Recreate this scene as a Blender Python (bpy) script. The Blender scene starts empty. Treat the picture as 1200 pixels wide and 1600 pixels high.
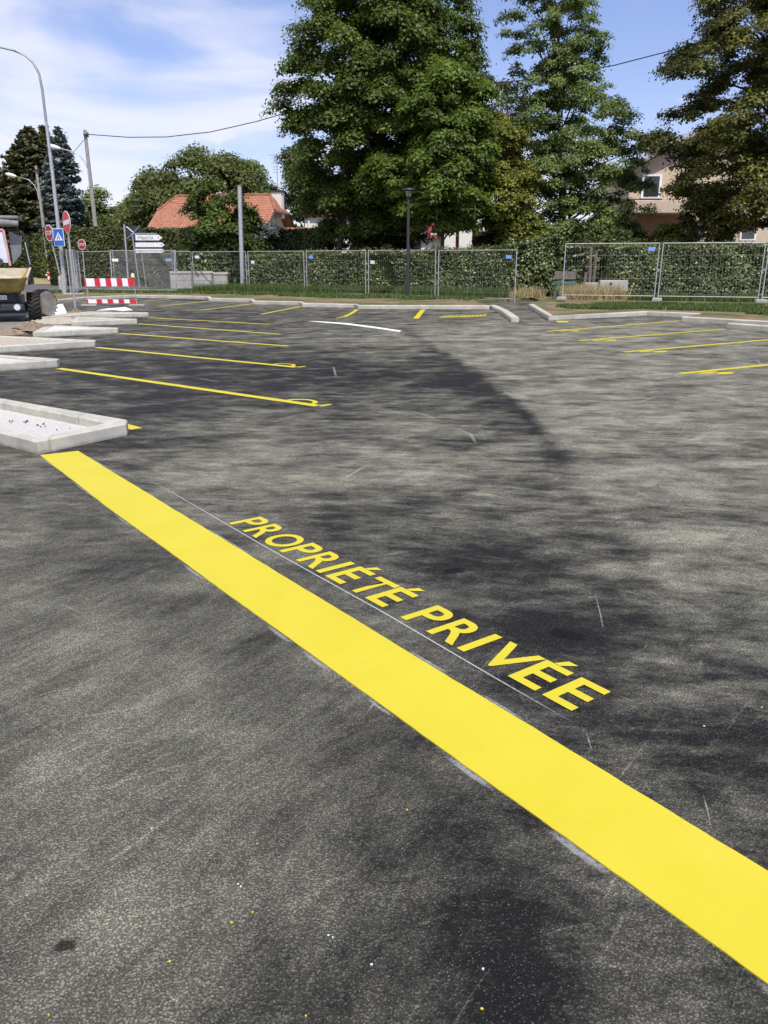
import bpy, bmesh, math, random
import numpy as np
from mathutils import Vector, Matrix
R = math.radians
random.seed(7); rng = np.random.default_rng(7)
sc = bpy.context.scene
COL = sc.collection

# ---------------------------------------------------------------- camera, sky, sun, exposure
F = 1228.0; PX, PY = 600.0, 800.0; HC = 1.55; PIT = math.atan(392 / F)
cam = bpy.data.cameras.new('camera'); camo = bpy.data.objects.new('camera', cam); COL.objects.link(camo)
cam.sensor_fit = 'VERTICAL'; cam.sensor_height = 36.0; cam.lens = 36.0 * F / 1600.0
cam.clip_start = 0.05; cam.clip_end = 2000
camo.location = (0, 0, HC); camo.rotation_euler = (R(90) - PIT, 0, 0)
sc.camera = camo

SUN_EL = R(58); SX, SY = 0.36, -0.93       # horizontal direction towards the sun
w = bpy.data.worlds.new('World'); sc.world = w; w.use_nodes = True
nt = w.node_tree; N = nt.nodes; L = nt.links; N.clear()
out = N.new('ShaderNodeOutputWorld'); bg = N.new('ShaderNodeBackground'); L.new(bg.outputs[0], out.inputs[0])
sky = N.new('ShaderNodeTexSky'); sky.sky_type = 'NISHITA'; sky.sun_disc = False
sky.sun_elevation = SUN_EL; sky.sun_rotation = math.atan2(SX, SY) % (2 * math.pi)
sky.air_density = 1.1; sky.dust_density = 0.6; sky.ozone_density = 2.2
tc = N.new('ShaderNodeTexCoord'); mp = N.new('ShaderNodeMapping'); mp.inputs['Scale'].default_value = (1.5, 1.5, 6.5)
mp.inputs['Rotation'].default_value = (0, R(6), 0)
L.new(tc.outputs['Generated'], mp.inputs[0])
nz = N.new('ShaderNodeTexNoise'); nz.inputs['Scale'].default_value = 1.6; nz.inputs['Detail'].default_value = 7
nz.inputs['Roughness'].default_value = 0.52; nz.inputs['Distortion'].default_value = 0.35
L.new(mp.outputs[0], nz.inputs['Vector'])
sep = N.new('ShaderNodeSeparateXYZ'); L.new(tc.outputs['Generated'], sep.inputs[0])
def wm(op, a, b=None, c=None):
    n = N.new('ShaderNodeMath'); n.operation = op
    for i, v in enumerate((a, b, c)):
        if v is None: continue
        if isinstance(v, (int, float)): n.inputs[i].default_value = v
        else: L.new(v, n.inputs[i])
    return n.outputs[0]
bias = wm('MULTIPLY_ADD', sep.outputs[0], -0.42, 0.0)         # more high cloud towards the left
val = wm('ADD', nz.outputs['Fac'], bias)
rmp = N.new('ShaderNodeMapRange'); rmp.interpolation_type = 'SMOOTHSTEP'
rmp.inputs['From Min'].default_value = 0.50; rmp.inputs['From Max'].default_value = 0.74
L.new(val, rmp.inputs['Value'])
# low cumulus bank close to the horizon
mp2 = N.new('ShaderNodeMapping'); mp2.inputs['Scale'].default_value = (3.0, 3.0, 9.0); mp2.inputs['Location'].default_value = (3.1, 1.7, 0.4)
L.new(tc.outputs['Generated'], mp2.inputs[0])
nz2 = N.new('ShaderNodeTexNoise'); nz2.inputs['Scale'].default_value = 2.0; nz2.inputs['Detail'].default_value = 6
L.new(mp2.outputs[0], nz2.inputs['Vector'])
low = wm('MULTIPLY_ADD', sep.outputs[2], -1.1, 0.13)
v2 = wm('ADD', nz2.outputs['Fac'], low)
r2 = N.new('ShaderNodeMapRange'); r2.interpolation_type = 'SMOOTHSTEP'
r2.inputs['From Min'].default_value = 0.54; r2.inputs['From Max'].default_value = 0.63; L.new(v2, r2.inputs['Value'])
cm = wm('MULTIPLY', wm('MAXIMUM', rmp.outputs[0], r2.outputs[0]), 0.80)
SKY_S = 0.115
sc_ = N.new('ShaderNodeVectorMath'); sc_.operation = 'SCALE'; sc_.inputs['Scale'].default_value = 1.0
tint = N.new('ShaderNodeVectorMath'); tint.operation = 'MULTIPLY'; tint.inputs[1].default_value = (1.02, 0.92, 1.12)
L.new(sky.outputs[0], tint.inputs[0]); L.new(tint.outputs[0], sc_.inputs[0])
mx = N.new('ShaderNodeMix'); mx.data_type = 'RGBA'; L.new(cm, mx.inputs[0]); L.new(sc_.outputs[0], mx.inputs[6])
mx.inputs[7].default_value = (6.3, 6.35, 7.1, 1)
L.new(mx.outputs[2], bg.inputs[0]); bg.inputs[1].default_value = SKY_S

sd = bpy.data.lights.new('sun', 'SUN'); so = bpy.data.objects.new('sun', sd); COL.objects.link(so)
sd.energy = 3.6; sd.angle = R(0.6); sd.color = (1.0, 0.95, 0.87)
h_ = math.hypot(SX, SY)
sv = Vector((SX / h_ * math.cos(SUN_EL), SY / h_ * math.cos(SUN_EL), math.sin(SUN_EL)))
so.rotation_euler = sv.to_track_quat('Z', 'Y').to_euler(); so.location = (0, 0, 60)
sc.view_settings.view_transform = 'Standard'; sc.view_settings.look = 'None'
sc.view_settings.exposure = 0.38; sc.view_settings.gamma = 1.0
sc.render.resolution_x = 768; sc.render.resolution_y = 1024
sc.cycles.max_bounces = 6; sc.cycles.transparent_max_bounces = 24
sc.cycles.use_denoising = True

# ---------------------------------------------------------------- helpers
def at(x, y, z=0.0, D=None):
    """ground (or height z, or distance D) point seen in direction of photo pixel x, y"""
    u = (x - PX) / F; v = -(y - PY) / F
    dy = math.cos(PIT) + v * math.sin(PIT); dz = -math.sin(PIT) + v * math.cos(PIT)
    t = (z - HC) / dz if D is None else D / dy
    return Vector((u * t, dy * t, HC + dz * t))
def zrow(y, D): return at(600, y, D=D).z
def xcol(x, y, D): return at(x, y, D=D).x

def tag(o, label=None, cat=None, group=None, kind=None):
    if label: o['label'] = label
    if cat: o['category'] = cat
    if group: o['group'] = group
    if kind: o['kind'] = kind
    return o
def thing(name, label, cat, loc=(0, 0, 0), rz=0.0, group=None, kind=None):
    o = bpy.data.objects.new(name, None); COL.objects.link(o); o.location = loc; o.rotation_euler = (0, 0, rz)
    o.empty_display_size = 0.2
    return tag(o, label, cat, group, kind)
def copy_tree(o, parent=None):
    c = o.copy(); COL.objects.link(c); c.parent = parent
    for ch in [x for x in bpy.data.objects if x.parent == o]: copy_tree(ch, c)
    return c

class MB:
    def __init__(s): s.v = []; s.f = []
    def quad(s, *p):
        n = len(s.v); s.v += [tuple(q) for q in p]; s.f.append(tuple(range(n, n + len(p)))); return s
    def box(s, x0, x1, y0, y1, z0, z1, M=None):
        n = len(s.v)
        c = [(x0, y0, z0), (x1, y0, z0), (x1, y1, z0), (x0, y1, z0), (x0, y0, z1), (x1, y0, z1), (x1, y1, z1), (x0, y1, z1)]
        if M is not None: c = [tuple(M @ Vector(q)) for q in c]
        s.v += c
        s.f += [tuple(n + i for i in q) for q in ((3, 2, 1, 0), (4, 5, 6, 7), (0, 1, 5, 4), (1, 2, 6, 5), (2, 3, 7, 6), (3, 0, 4, 7))]
        return s
    def tube(s, pts, r, n=8, caps=True):
        pts = [Vector([float(u) for u in p]) for p in pts]; rs = r if isinstance(r, (list, tuple)) else [r] * len(pts)
        rs = [float(q) for q in rs]; base = len(s.v); k = len(pts)
        for i, p in enumerate(pts):
            d = (pts[min(i + 1, k - 1)] - pts[max(i - 1, 0)])
            d = d.normalized() if d.length > 1e-9 else Vector((0, 0, 1))
            a = Vector((1, 0, 0)) if abs(d.x) < 0.9 else Vector((0, 1, 0))
            u = d.cross(a).normalized(); v = d.cross(u)
            for j in range(n):
                t = 2 * math.pi * j / n
                s.v.append(tuple(p + rs[i] * (math.cos(t) * u + math.sin(t) * v)))
        for i in range(k - 1):
            for j in range(n):
                a = base + i * n + j; b = base + i * n + (j + 1) % n
                s.f.append((a, b, b + n, a + n))
        if caps:
            s.f.append(tuple(base + j for j in range(n))[::-1]); s.f.append(tuple(base + (k - 1) * n + j for j in range(n)))
        return s
    def lathe(s, prof, c=(0, 0, 0), axis='z', n=24):
        base = len(s.v); k = len(prof)
        for r, h in prof:
            for j in range(n):
                t = 2 * math.pi * j / n; a, b = r * math.cos(t), r * math.sin(t)
                q = (a, b, h) if axis == 'z' else ((h, a, b) if axis == 'x' else (a, h, b))
                s.v.append((c[0] + q[0], c[1] + q[1], c[2] + q[2]))
        for i in range(k - 1):
            for j in range(n):
                a = base + i * n + j; b = base + i * n + (j + 1) % n
                s.f.append((a, b, b + n, a + n))
        s.f.append(tuple(base + j for j in range(n))); s.f.append(tuple(base + (k - 1) * n + j for j in range(n)))
        return s
    def prism(s, poly, z0, z1):
        n = len(s.v); k = len(poly)
        s.v += [(p[0], p[1], z0) for p in poly] + [(p[0], p[1], z1) for p in poly]
        s.f.append(tuple(n + i for i in range(k))[::-1]); s.f.append(tuple(n + k + i for i in range(k)))
        for i in range(k):
            j = (i + 1) % k; s.f.append((n + i, n + j, n + k + j, n + k + i))
        return s
    def prism_y(s, poly, y0, y1):            # poly in xz
        n = len(s.v); k = len(poly)
        s.v += [(p[0], y0, p[1]) for p in poly] + [(p[0], y1, p[1]) for p in poly]
        s.f.append(tuple(n + i for i in range(k))); s.f.append(tuple(n + k + i for i in range(k))[::-1])
        for i in range(k):
            j = (i + 1) % k; s.f.append((n + i, n + k + i, n + k + j, n + j))
        return s
    def build(s, name, mat, parent=None, origin=None, smooth=False, bevel=0):
        me = bpy.data.meshes.new(name); v = s.v
        if origin is not None: v = [(p[0] - origin[0], p[1] - origin[1], p[2] - origin[2]) for p in v]
        me.from_pydata(v, [], s.f)
        bm = bmesh.new(); bm.from_mesh(me); bmesh.ops.recalc_face_normals(bm, faces=bm.faces)
        if bevel: bmesh.ops.bevel(bm, geom=bm.edges[:], offset=bevel, segments=2, profile=0.6, affect='EDGES')
        bm.to_mesh(me); bm.free()
        me.materials.append(mat)
        if smooth:
            me.polygons.foreach_set('use_smooth', [True] * len(me.polygons))
            me.set_sharp_from_angle(angle=R(40))
        o = bpy.data.objects.new(name, me); COL.objects.link(o)
        if origin is not None: o.location = origin
        if parent is not None: o.parent = parent
        return o

# ---------------------------------------------------------------- materials
class NG:
    def __init__(s, name):
        s.m = bpy.data.materials.new(name); s.m.use_nodes = True; s.t = s.m.node_tree
        s.N = s.t.nodes; s.L = s.t.links; s.N.clear()
        s.out = s.N.new('ShaderNodeOutputMaterial'); s.b = s.N.new('ShaderNodeBsdfPrincipled'); s.L.new(s.b.outputs[0], s.out.inputs[0])
        s.tc = s.N.new('ShaderNodeTexCoord')
    def put(s, sock, v):
        if isinstance(v, (int, float)): sock.default_value = v
        elif isinstance(v, (tuple, list)): sock.default_value = tuple(v) + ((1,) if len(v) == 3 and len(sock.default_value) == 4 else ())
        else: s.L.new(v, sock)
    def math(s, op, a, b=0.0, c=0.0, clamp=False):
        n = s.N.new('ShaderNodeMath'); n.operation = op; n.use_clamp = clamp
        for i, v in enumerate((a, b, c)): s.put(n.inputs[i], v)
        return n.outputs[0]
    def mapping(s, scale=(1, 1, 1), rot=(0, 0, 0), loc=(0, 0, 0), src=None):
        n = s.N.new('ShaderNodeMapping'); n.inputs['Scale'].default_value = scale; n.inputs['Rotation'].default_value = rot
        n.inputs['Location'].default_value = loc
        s.L.new(src or s.tc.outputs['Object'], n.inputs[0]); return n.outputs[0]
    def noise(s, scale, detail=4, rough=0.55, vec=None, dist=0.0):
        n = s.N.new('ShaderNodeTexNoise'); n.inputs['Scale'].default_value = scale; n.inputs['Detail'].default_value = detail
        n.inputs['Roughness'].default_value = rough; n.inputs['Distortion'].default_value = dist
        s.L.new(vec or s.tc.outputs['Object'], n.inputs['Vector']); return n.outputs['Fac']
    def voro(s, scale, vec=None, what='Distance', rnd=1.0):
        n = s.N.new('ShaderNodeTexVoronoi'); n.inputs['Scale'].default_value = scale; n.inputs['Randomness'].default_value = rnd
        s.L.new(vec or s.tc.outputs['Object'], n.inputs['Vector']); return n.outputs[what]
    def rng(s, v, a, b, c=0.0, d=1.0, smooth=True):
        n = s.N.new('ShaderNodeMapRange'); n.interpolation_type = 'SMOOTHSTEP' if smooth else 'LINEAR'
        s.put(n.inputs['Value'], v)
        for k, x in (('From Min', a), ('From Max', b), ('To Min', c), ('To Max', d)): n.inputs[k].default_value = x
        return n.outputs[0]
    def mix(s, f, a, b, mode='MIX'):
        n = s.N.new('ShaderNodeMix'); n.data_type = 'RGBA'; n.blend_type = mode
        s.put(n.inputs[0], f); s.put(n.inputs[6], a); s.put(n.inputs[7], b); return n.outputs[2]
    def bump(s, h, strength=0.5, dist=0.01):
        n = s.N.new('ShaderNodeBump'); n.inputs['Strength'].default_value = strength; n.inputs['Distance'].default_value = dist
        s.put(n.inputs['Height'], h); s.L.new(n.outputs[0], s.b.inputs['Normal'])
    def attr(s, name):
        n = s.N.new('ShaderNodeAttribute'); n.attribute_name = name; return n.outputs['Fac']
    def fin(s, color, rough=0.7, metal=0.0, spec=0.5):
        s.put(s.b.inputs['Base Color'], color); s.put(s.b.inputs['Roughness'], rough); s.put(s.b.inputs['Metallic'], metal)
        s.b.inputs['Specular IOR Level'].default_value = spec
        return s.m

def mat(name, col, rough=0.6, metal=0.0, var=0.15, scale=6.0, bump=0.0, spec=0.4):
    g = NG(name); n = g.noise(scale, 5); n2 = g.noise(scale * 7, 3)
    k = g.math('ADD', g.math('MULTIPLY', n, 0.65), g.math('MULTIPLY', n2, 0.35))
    c = g.mix(g.rng(k, 0.3, 0.7), tuple(x * (1 - var) for x in col), tuple(min(1, x * (1 + var)) for x in col))
    if bump: g.bump(n2, bump, 0.01)
    return g.fin(c, rough, metal, spec)

def asphalt_mat():
    g = NG('asphalt_dusty')
    zone = g.attr('dust'); strk = g.attr('swirl')
    def rs(ang, sx, sy, sd):
        r = g.mapping((1, 1, 1), (0, 0, R(-ang)), (sd, sd * .7, 0)); w = g.noise(0.8, 4, 0.5)
        c = g.N.new('ShaderNodeVectorMath'); c.operation = 'ADD'; g.L.new(r, c.inputs[0])
        k = g.N.new('ShaderNodeVectorMath'); k.operation = 'SCALE'; k.inputs['Scale'].default_value = 0.35
        nn = g.N.new('ShaderNodeTexNoise'); nn.inputs['Scale'].default_value = 0.55; nn.inputs['Detail'].default_value = 3; g.L.new(g.tc.outputs['Object'], nn.inputs['Vector'])
        g.L.new(nn.outputs['Color'], k.inputs[0]); g.L.new(k.outputs[0], c.inputs[1])
        return g.mapping((sx, sy, 1), src=c.outputs[0])
    sA = g.noise(1.3, 12, 0.72, rs(12, 0.9, 1.5, 0.0)); sB = g.noise(1.5, 12, 0.74, rs(64, 0.8, 3.0, 3.0))
    fA = g.noise(5.0, 9, 0.75, rs(-10, 0.7, 2.0, 5.0)); fB = g.noise(6.5, 9, 0.78, rs(58, 0.5, 4.0, 7.0))
    fm = g.N.new('ShaderNodeMix'); g.put(fm.inputs[0], strk); g.L.new(sA, fm.inputs[2]); g.L.new(sB, fm.inputs[3])
    fm2 = g.N.new('ShaderNodeMix'); g.put(fm2.inputs[0], strk); g.L.new(fA, fm2.inputs[2]); g.L.new(fB, fm2.inputs[3])
    st = fm.outputs[0]
    mid = g.noise(2.4, 8, 0.62); fine = g.noise(45, 6, 0.75)
    lvl = g.math('ADD', zone, g.math('MULTIPLY', g.math('SUBTRACT', st, 0.5), g.rng(strk, 0, 1, 3.4, 1.6)))
    lvl = g.math('ADD', lvl, g.math('MULTIPLY', g.math('SUBTRACT', fm2.outputs[0], 0.5), g.rng(strk, 0, 1, 2.6, 1.35)))
    lvl = g.math('ADD', lvl, g.math('MULTIPLY', g.math('SUBTRACT', mid, 0.5), 1.7))
    wA = g.noise(3.2, 7, 0.7, rs(20, 0.6, 9.0, 11.0), 0.6); wB = g.noise(4.0, 7, 0.7, rs(52, 0.5, 11.0, 13.0), 0.5); wC = g.noise(3.0, 6, 0.7, rs(-35, 0.5, 9.0, 17.0), 0.6)
    wisp = g.math('MAXIMUM', g.math('MAXIMUM', g.rng(wA, 0.60, 0.72), g.rng(wB, 0.59, 0.71)), g.rng(wC, 0.62, 0.72))
    lvl = g.math('ADD', lvl, g.math('MULTIPLY', wisp, 0.55))
    lvl = g.math('ADD', lvl, g.math('MULTIPLY', g.math('SUBTRACT', fine, 0.5), 1.2))
    dust = g.math('POWER', g.rng(lvl, -0.08, 1.58, smooth=False), 1.5)
    # rolled aggregate: stones of differing tone in black binder
    def stones(scale):
        vo = g.N.new('ShaderNodeTexVoronoi'); vo.inputs['Scale'].default_value = scale; g.L.new(g.tc.outputs['Object'], vo.inputs['Vector'])
        cc = g.N.new('ShaderNodeSeparateColor'); g.L.new(vo.outputs['Color'], cc.inputs[0]); return vo.outputs['Distance'], cc
    d1, c1 = stones(120); d2, c2 = stones(290)
    gran = g.noise(210, 5, 0.8)
    t1 = g.rng(d1, 0.62, 0.18); t2 = g.rng(d2, 0.6, 0.2)
    tone = g.math('ADD', g.math('MULTIPLY', g.math('POWER', c1.outputs[1], 3.2), 0.65), g.math('MULTIPLY', g.math('POWER', c2.outputs[1], 2.0), 0.35))
    base = g.mix(tone, (0.040, 0.036, 0.034), (0.40, 0.36, 0.31))
    base = g.mix(g.math('MULTIPLY', t1, t2), (0.015, 0.0138, 0.0132), base)
    base = g.mix(g.rng(gran, 0.42, 0.60, 0.75, 0.0), base, (0.014, 0.013, 0.0125))  # pits darkened in the colour to stand for self-shadow of the grain
    dcol = g.mix(g.noise(1.1, 4), (0.64, 0.62, 0.465), (0.84, 0.82, 0.63))
    hold = g.math('ADD', g.math('MULTIPLY', g.rng(gran, 0.36, 0.64), 0.65), g.math('MULTIPLY', t1, 0.35))
    cover = g.math('MULTIPLY', dust, g.rng(hold, 0.26, 0.78, 0.24, 1.0))
    col = g.mix(g.math('MULTIPLY', cover, 0.88), base, dcol)
    speck = g.math('MULTIPLY', g.rng(c2.outputs[0], 0.965, 0.985), g.rng(d2, 0.5, 0.25))
    col = g.mix(g.math('MULTIPLY', speck, 0.7), col, (0.44, 0.41, 0.36))
    g.bump(g.math('ADD', g.math('MULTIPLY', t1, 0.5), gran), 1.0, 0.008)
    return g.fin(col, g.rng(dust, 0, 1, 0.68, 0.95), 0, 0.18)

def yellow_mat(name='yellow_road_paint', aged=0.0):
    g = NG(name); n = g.noise(3, 4); f = g.noise(170, 3, 0.7)
    c = g.mix(g.rng(n, 0.3, 0.7), (0.56, 0.475, 0.028), (0.585, 0.50, 0.036))
    d = g.noise(1.2, 6, 0.65)
    c = g.mix(g.rng(d, 0.60, 0.8, 0, 0.16), c, (0.60, 0.52, 0.16))
    c = g.mix(g.rng(g.noise(22, 6, 0.75), 0.66, 0.74, 0, 0.35 + aged), c, (0.33, 0.27, 0.10))
    c = g.mix(g.rng(g.math('ADD', f, g.math('MULTIPLY', g.math('SUBTRACT', g.noise(5, 4), 0.5), 0.35)), 0.66, 0.74, 0, 0.45), c, (0.20, 0.165, 0.05))
    g.bump(f, 0.4, 0.002)
    return g.fin(c, 0.55, 0, 0.3)

def concrete_mat(name, c0, c1, sc_=7.0, joints=False):
    g = NG(name); n = g.noise(sc_, 7, 0.6); n2 = g.noise(90, 4, 0.7); n3 = g.noise(1.4, 4)
    c = g.mix(g.rng(n, 0.32, 0.68), c0, c1)
    c = g.mix(g.rng(n3, 0.5, 0.75, 0, 0.35), c, tuple(x * 0.62 for x in c0))
    c = g.mix(g.rng(n2, 0.58, 0.72, 0, 0.35), c, tuple(x * 0.45 for x in c0))
    if joints:          # mortar joint every metre, dirt along the foot of the stone
        sp = g.N.new('ShaderNodeSeparateXYZ'); g.L.new(g.tc.outputs['Object'], sp.inputs[0])
        u = g.math('ABSOLUTE', g.math('SUBTRACT', g.math('FRACT', g.math('ADD', sp.outputs[0], g.math('MULTIPLY', sp.outputs[1], 0.12))), 0.5))
        c = g.mix(g.rng(u, 0.490, 0.496, 0, 0.35), c, tuple(x * 0.35 for x in c0))
        foot = g.math('ADD', sp.outputs[2], g.math('MULTIPLY', g.math('SUBTRACT', n, 0.5), 0.06))
        c = g.mix(g.rng(foot, 0.035, 0.0, 0, 0.55), c, tuple(x * 0.4 for x in c0))
    g.bump(g.math('ADD', n, n2), 0.4, 0.006)
    return g.fin(c, 0.88, 0, 0.25)

def foliage_mat(name, dark, light, trans=0.35, yellow=None, spec=0.35, rough=0.5):
    g = NG(name)
    t = g.attr('tint')
    c = g.mix(t, dark, light)
    if yellow: c = g.mix(g.rng(t, 0.90, 1.0, 0, 0.75), c, yellow)
    g.fin(c, rough, 0, spec)
    tr = g.N.new('ShaderNodeBsdfTranslucent'); g.put(tr.inputs[0], g.mix(1.0, c, (1.15, 1.25, 0.55), 'MULTIPLY'))
    ms = g.N.new('ShaderNodeMixShader'); ms.inputs[0].default_value = trans
    g.L.new(g.b.outputs[0], ms.inputs[1]); g.L.new(tr.outputs[0], ms.inputs[2]); g.L.new(ms.outputs[0], g.out.inputs[0])
    return g.m

def ground_mat(name, soil, grass, lo, hi, scale=0.8):
    g = NG(name); n = g.noise(scale, 7, 0.65); n2 = g.noise(18, 6, 0.7); n3 = g.noise(70, 3)
    s_ = g.mix(g.rng(n2, 0.3, 0.7), tuple(x * 0.7 for x in soil), tuple(x * 1.25 for x in soil))
    gr = g.mix(g.rng(n3, 0.3, 0.7), tuple(x * 0.6 for x in grass), tuple(x * 1.3 for x in grass))
    c = g.mix(g.rng(g.math('ADD', n, g.math('MULTIPLY', g.math('SUBTRACT', n2, 0.5), 0.5)), lo, hi), s_, gr)
    g.bump(n2, 0.7, 0.05)
    return g.fin(c, 0.95, 0, 0.1)

M = dict(
    asphalt=asphalt_mat(), yellow=yellow_mat(), yellow_old=yellow_mat('yellow_bay_paint', 0.25),
    white_paint=mat('white_road_paint', (0.80, 0.80, 0.80), 0.6, var=0.06, scale=9),
    kerb=concrete_mat('kerb_concrete', (0.41, 0.395, 0.335), (0.52, 0.505, 0.435), joints=True),
    kerb_far=concrete_mat('kerb_concrete_far', (0.42, 0.395, 0.335), (0.52, 0.49, 0.425), 3, True),
    slab=concrete_mat('precast_concrete', (0.34, 0.33, 0.31), (0.45, 0.44, 0.41), 4),
    gravel=mat('pale_gravel', (0.66, 0.64, 0.60), 0.95, var=0.22, scale=55, bump=0.9, spec=0.1),
    gravel_stone=mat('dark_gravel_stone', (0.10, 0.095, 0.09), 0.9, var=0.3, scale=30),
    sand=mat('sandy_fill', (0.44, 0.39, 0.31), 0.95, var=0.22, scale=14, bump=0.9, spec=0.1),
    soil=mat('dug_soil', (0.25, 0.195, 0.14), 0.97, var=0.35, scale=11, bump=1.0, spec=0.05),
    road=mat('dusty_road', (0.20, 0.19, 0.175), 0.9, var=0.28, scale=0.9, bump=0.3, spec=0.2),
    road2=mat('street_asphalt', (0.11, 0.108, 0.105), 0.85, var=0.2, scale=0.7, spec=0.2),
    ground=ground_mat('meadow_ground', (0.16, 0.13, 0.07), (0.075, 0.10, 0.035), 0.35, 0.6, 0.2),
    verge=ground_mat('verge_ground', (0.24, 0.175, 0.115), (0.10, 0.13, 0.045), 0.44, 0.60, 0.55),
    drygrass=mat('dry_grass_ground', (0.30, 0.25, 0.12), 0.95, var=0.3, scale=4, spec=0.1),
    galv=mat('galvanised_steel', (0.50, 0.51, 0.52), 0.42, 0.55, var=0.18, scale=9),
    galv_dark=mat('weathered_steel', (0.34, 0.35, 0.36), 0.5, 0.5, var=0.2, scale=9),
    wire=mat('zinc_wire', (0.36, 0.37, 0.37), 0.55, 0.4, var=0.1),
    anthra=mat('anthracite_paint', (0.045, 0.048, 0.055), 0.45, 0.2, var=0.2),
    white=mat('white_enamel', (0.80, 0.80, 0.80), 0.4, var=0.05),
    red=mat('signal_red', (0.60, 0.030, 0.045), 0.4, var=0.1),
    darkred=mat('shaded_sign_red', (0.30, 0.020, 0.035), 0.45, var=0.1),
    blue=mat('sign_blue', (0.030, 0.13, 0.52), 0.4, var=0.08),
    tagblue=mat('tag_blue', (0.22, 0.36, 0.72), 0.45, var=0.1),
    tagwhite=mat('tag_white', (0.78, 0.80, 0.80), 0.5, var=0.05),
    black=mat('black_rubber', (0.022, 0.021, 0.020), 0.75, var=0.3, scale=20),
    blackpaint=mat('black_paint', (0.025, 0.025, 0.027), 0.5, var=0.3),
    dust_tyre=mat('dusty_tyre_wall', (0.26, 0.24, 0.21), 0.95, var=0.3, scale=8, bump=0.5),
    skip=mat('dumper_yellow', (0.30, 0.225, 0.065), 0.7, var=0.4, scale=4),
    skipin=mat('dusty_skip_steel', (0.52, 0.47, 0.34), 0.85, var=0.2, scale=5),
    orange=mat('orange_plastic', (0.80, 0.25, 0.03), 0.4, var=0.08),
    pink=mat('faded_red_paint', (0.62, 0.36, 0.34), 0.5, var=0.15),
    glassy=mat('windscreen_glass', (0.62, 0.65, 0.74), 0.12, var=0.1, spec=0.8),
    darkglass=mat('dark_glass', (0.03, 0.035, 0.04), 0.08, var=0.2, spec=0.9),
    greyglass=mat('grey_side_glass', (0.16, 0.17, 0.19), 0.15, var=0.2, spec=0.8),
    greycloth=mat('grey_canvas', (0.22, 0.22, 0.215), 0.9, var=0.35, scale=12, bump=0.8),
    bark=mat('bark', (0.085, 0.070, 0.055), 0.95, var=0.4, scale=8, bump=1.0, spec=0.1),
    wood=mat('weathered_timber', (0.16, 0.135, 0.11), 0.9, var=0.35, scale=9, bump=0.6),
    teal=mat('teal_paint', (0.045, 0.16, 0.145), 0.6, var=0.25),
    cream=mat('cream_render', (0.62, 0.54, 0.40), 0.9, var=0.07, scale=3),
    whitewall=mat('white_render', (0.74, 0.73, 0.68), 0.9, var=0.06, scale=3),
    peach=mat('peach_render', (0.56, 0.455, 0.35), 0.9, var=0.07, scale=2.5),
    recess_shade=mat('balcony_shade_brown', (0.36, 0.20, 0.13), 0.9, var=0.2, scale=9),
    eave=mat('dark_stained_wood', (0.05, 0.035, 0.03), 0.8, var=0.25),
    greyroof=mat('grey_roof_sheet', (0.33, 0.34, 0.36), 0.6, var=0.12),
    post_wood=mat('grey_wood_pole', (0.30, 0.285, 0.255), 0.9, var=0.25, scale=6, bump=0.4),
    cable=mat('black_cable', (0.02, 0.02, 0.022), 0.6),
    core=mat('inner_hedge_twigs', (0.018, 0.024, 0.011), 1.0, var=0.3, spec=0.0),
)
def tile_mat(name, c0, c1):
    g = NG(name)
    b = g.N.new('ShaderNodeTexBrick'); b.inputs['Scale'].default_value = 1.0
    b.inputs['Brick Width'].default_value = 0.22; b.inputs['Row Height'].default_value = 0.17; b.inputs['Mortar Size'].default_value = 0.014
    b.inputs['Color1'].default_value = c0 + (1,); b.inputs['Color2'].default_value = c1 + (1,); b.inputs['Mortar'].default_value = tuple(x * 0.62 for x in c0) + (1,)
    comb = g.N.new('ShaderNodeCombineXYZ'); sp = g.N.new('ShaderNodeSeparateXYZ'); g.L.new(g.tc.outputs['Object'], sp.inputs[0])
    g.L.new(g.math('ADD', sp.outputs[0], g.math('MULTIPLY', sp.outputs[1], 0.35)), comb.inputs[0]); g.L.new(sp.outputs[2], comb.inputs[1])
    g.L.new(comb.outputs[0], b.inputs['Vector'])
    c = g.mix(g.rng(g.noise(2.0, 5), 0.35, 0.7, 0, 0.4), b.outputs['Color'], tuple(x * 0.6 for x in c0))
    g.bump(b.outputs['Fac'], 0.6, 0.03)
    return g.fin(c, 0.85, 0, 0.2)
M['tiles'] = tile_mat('terracotta_tiles', (0.36, 0.150, 0.090), (0.43, 0.205, 0.135))
M['tiles_dark'] = tile_mat('dark_red_tiles', (0.20, 0.045, 0.045), (0.25, 0.06, 0.055))

# ---------------------------------------------------------------- setting: ground sheets
def sheet(name, poly, z, m, kind='structure', thick=None):
    b = MB()
    if thick: b.prism(poly, z - thick, z)
    else: b.quad(*[(p[0], p[1], z) for p in poly])
    return tag(b.build(name, m), kind=kind)
sheet('ground', [(-700, -60), (700, -60), (700, 900), (-700, 900)], -0.06, M['ground'])

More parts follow.
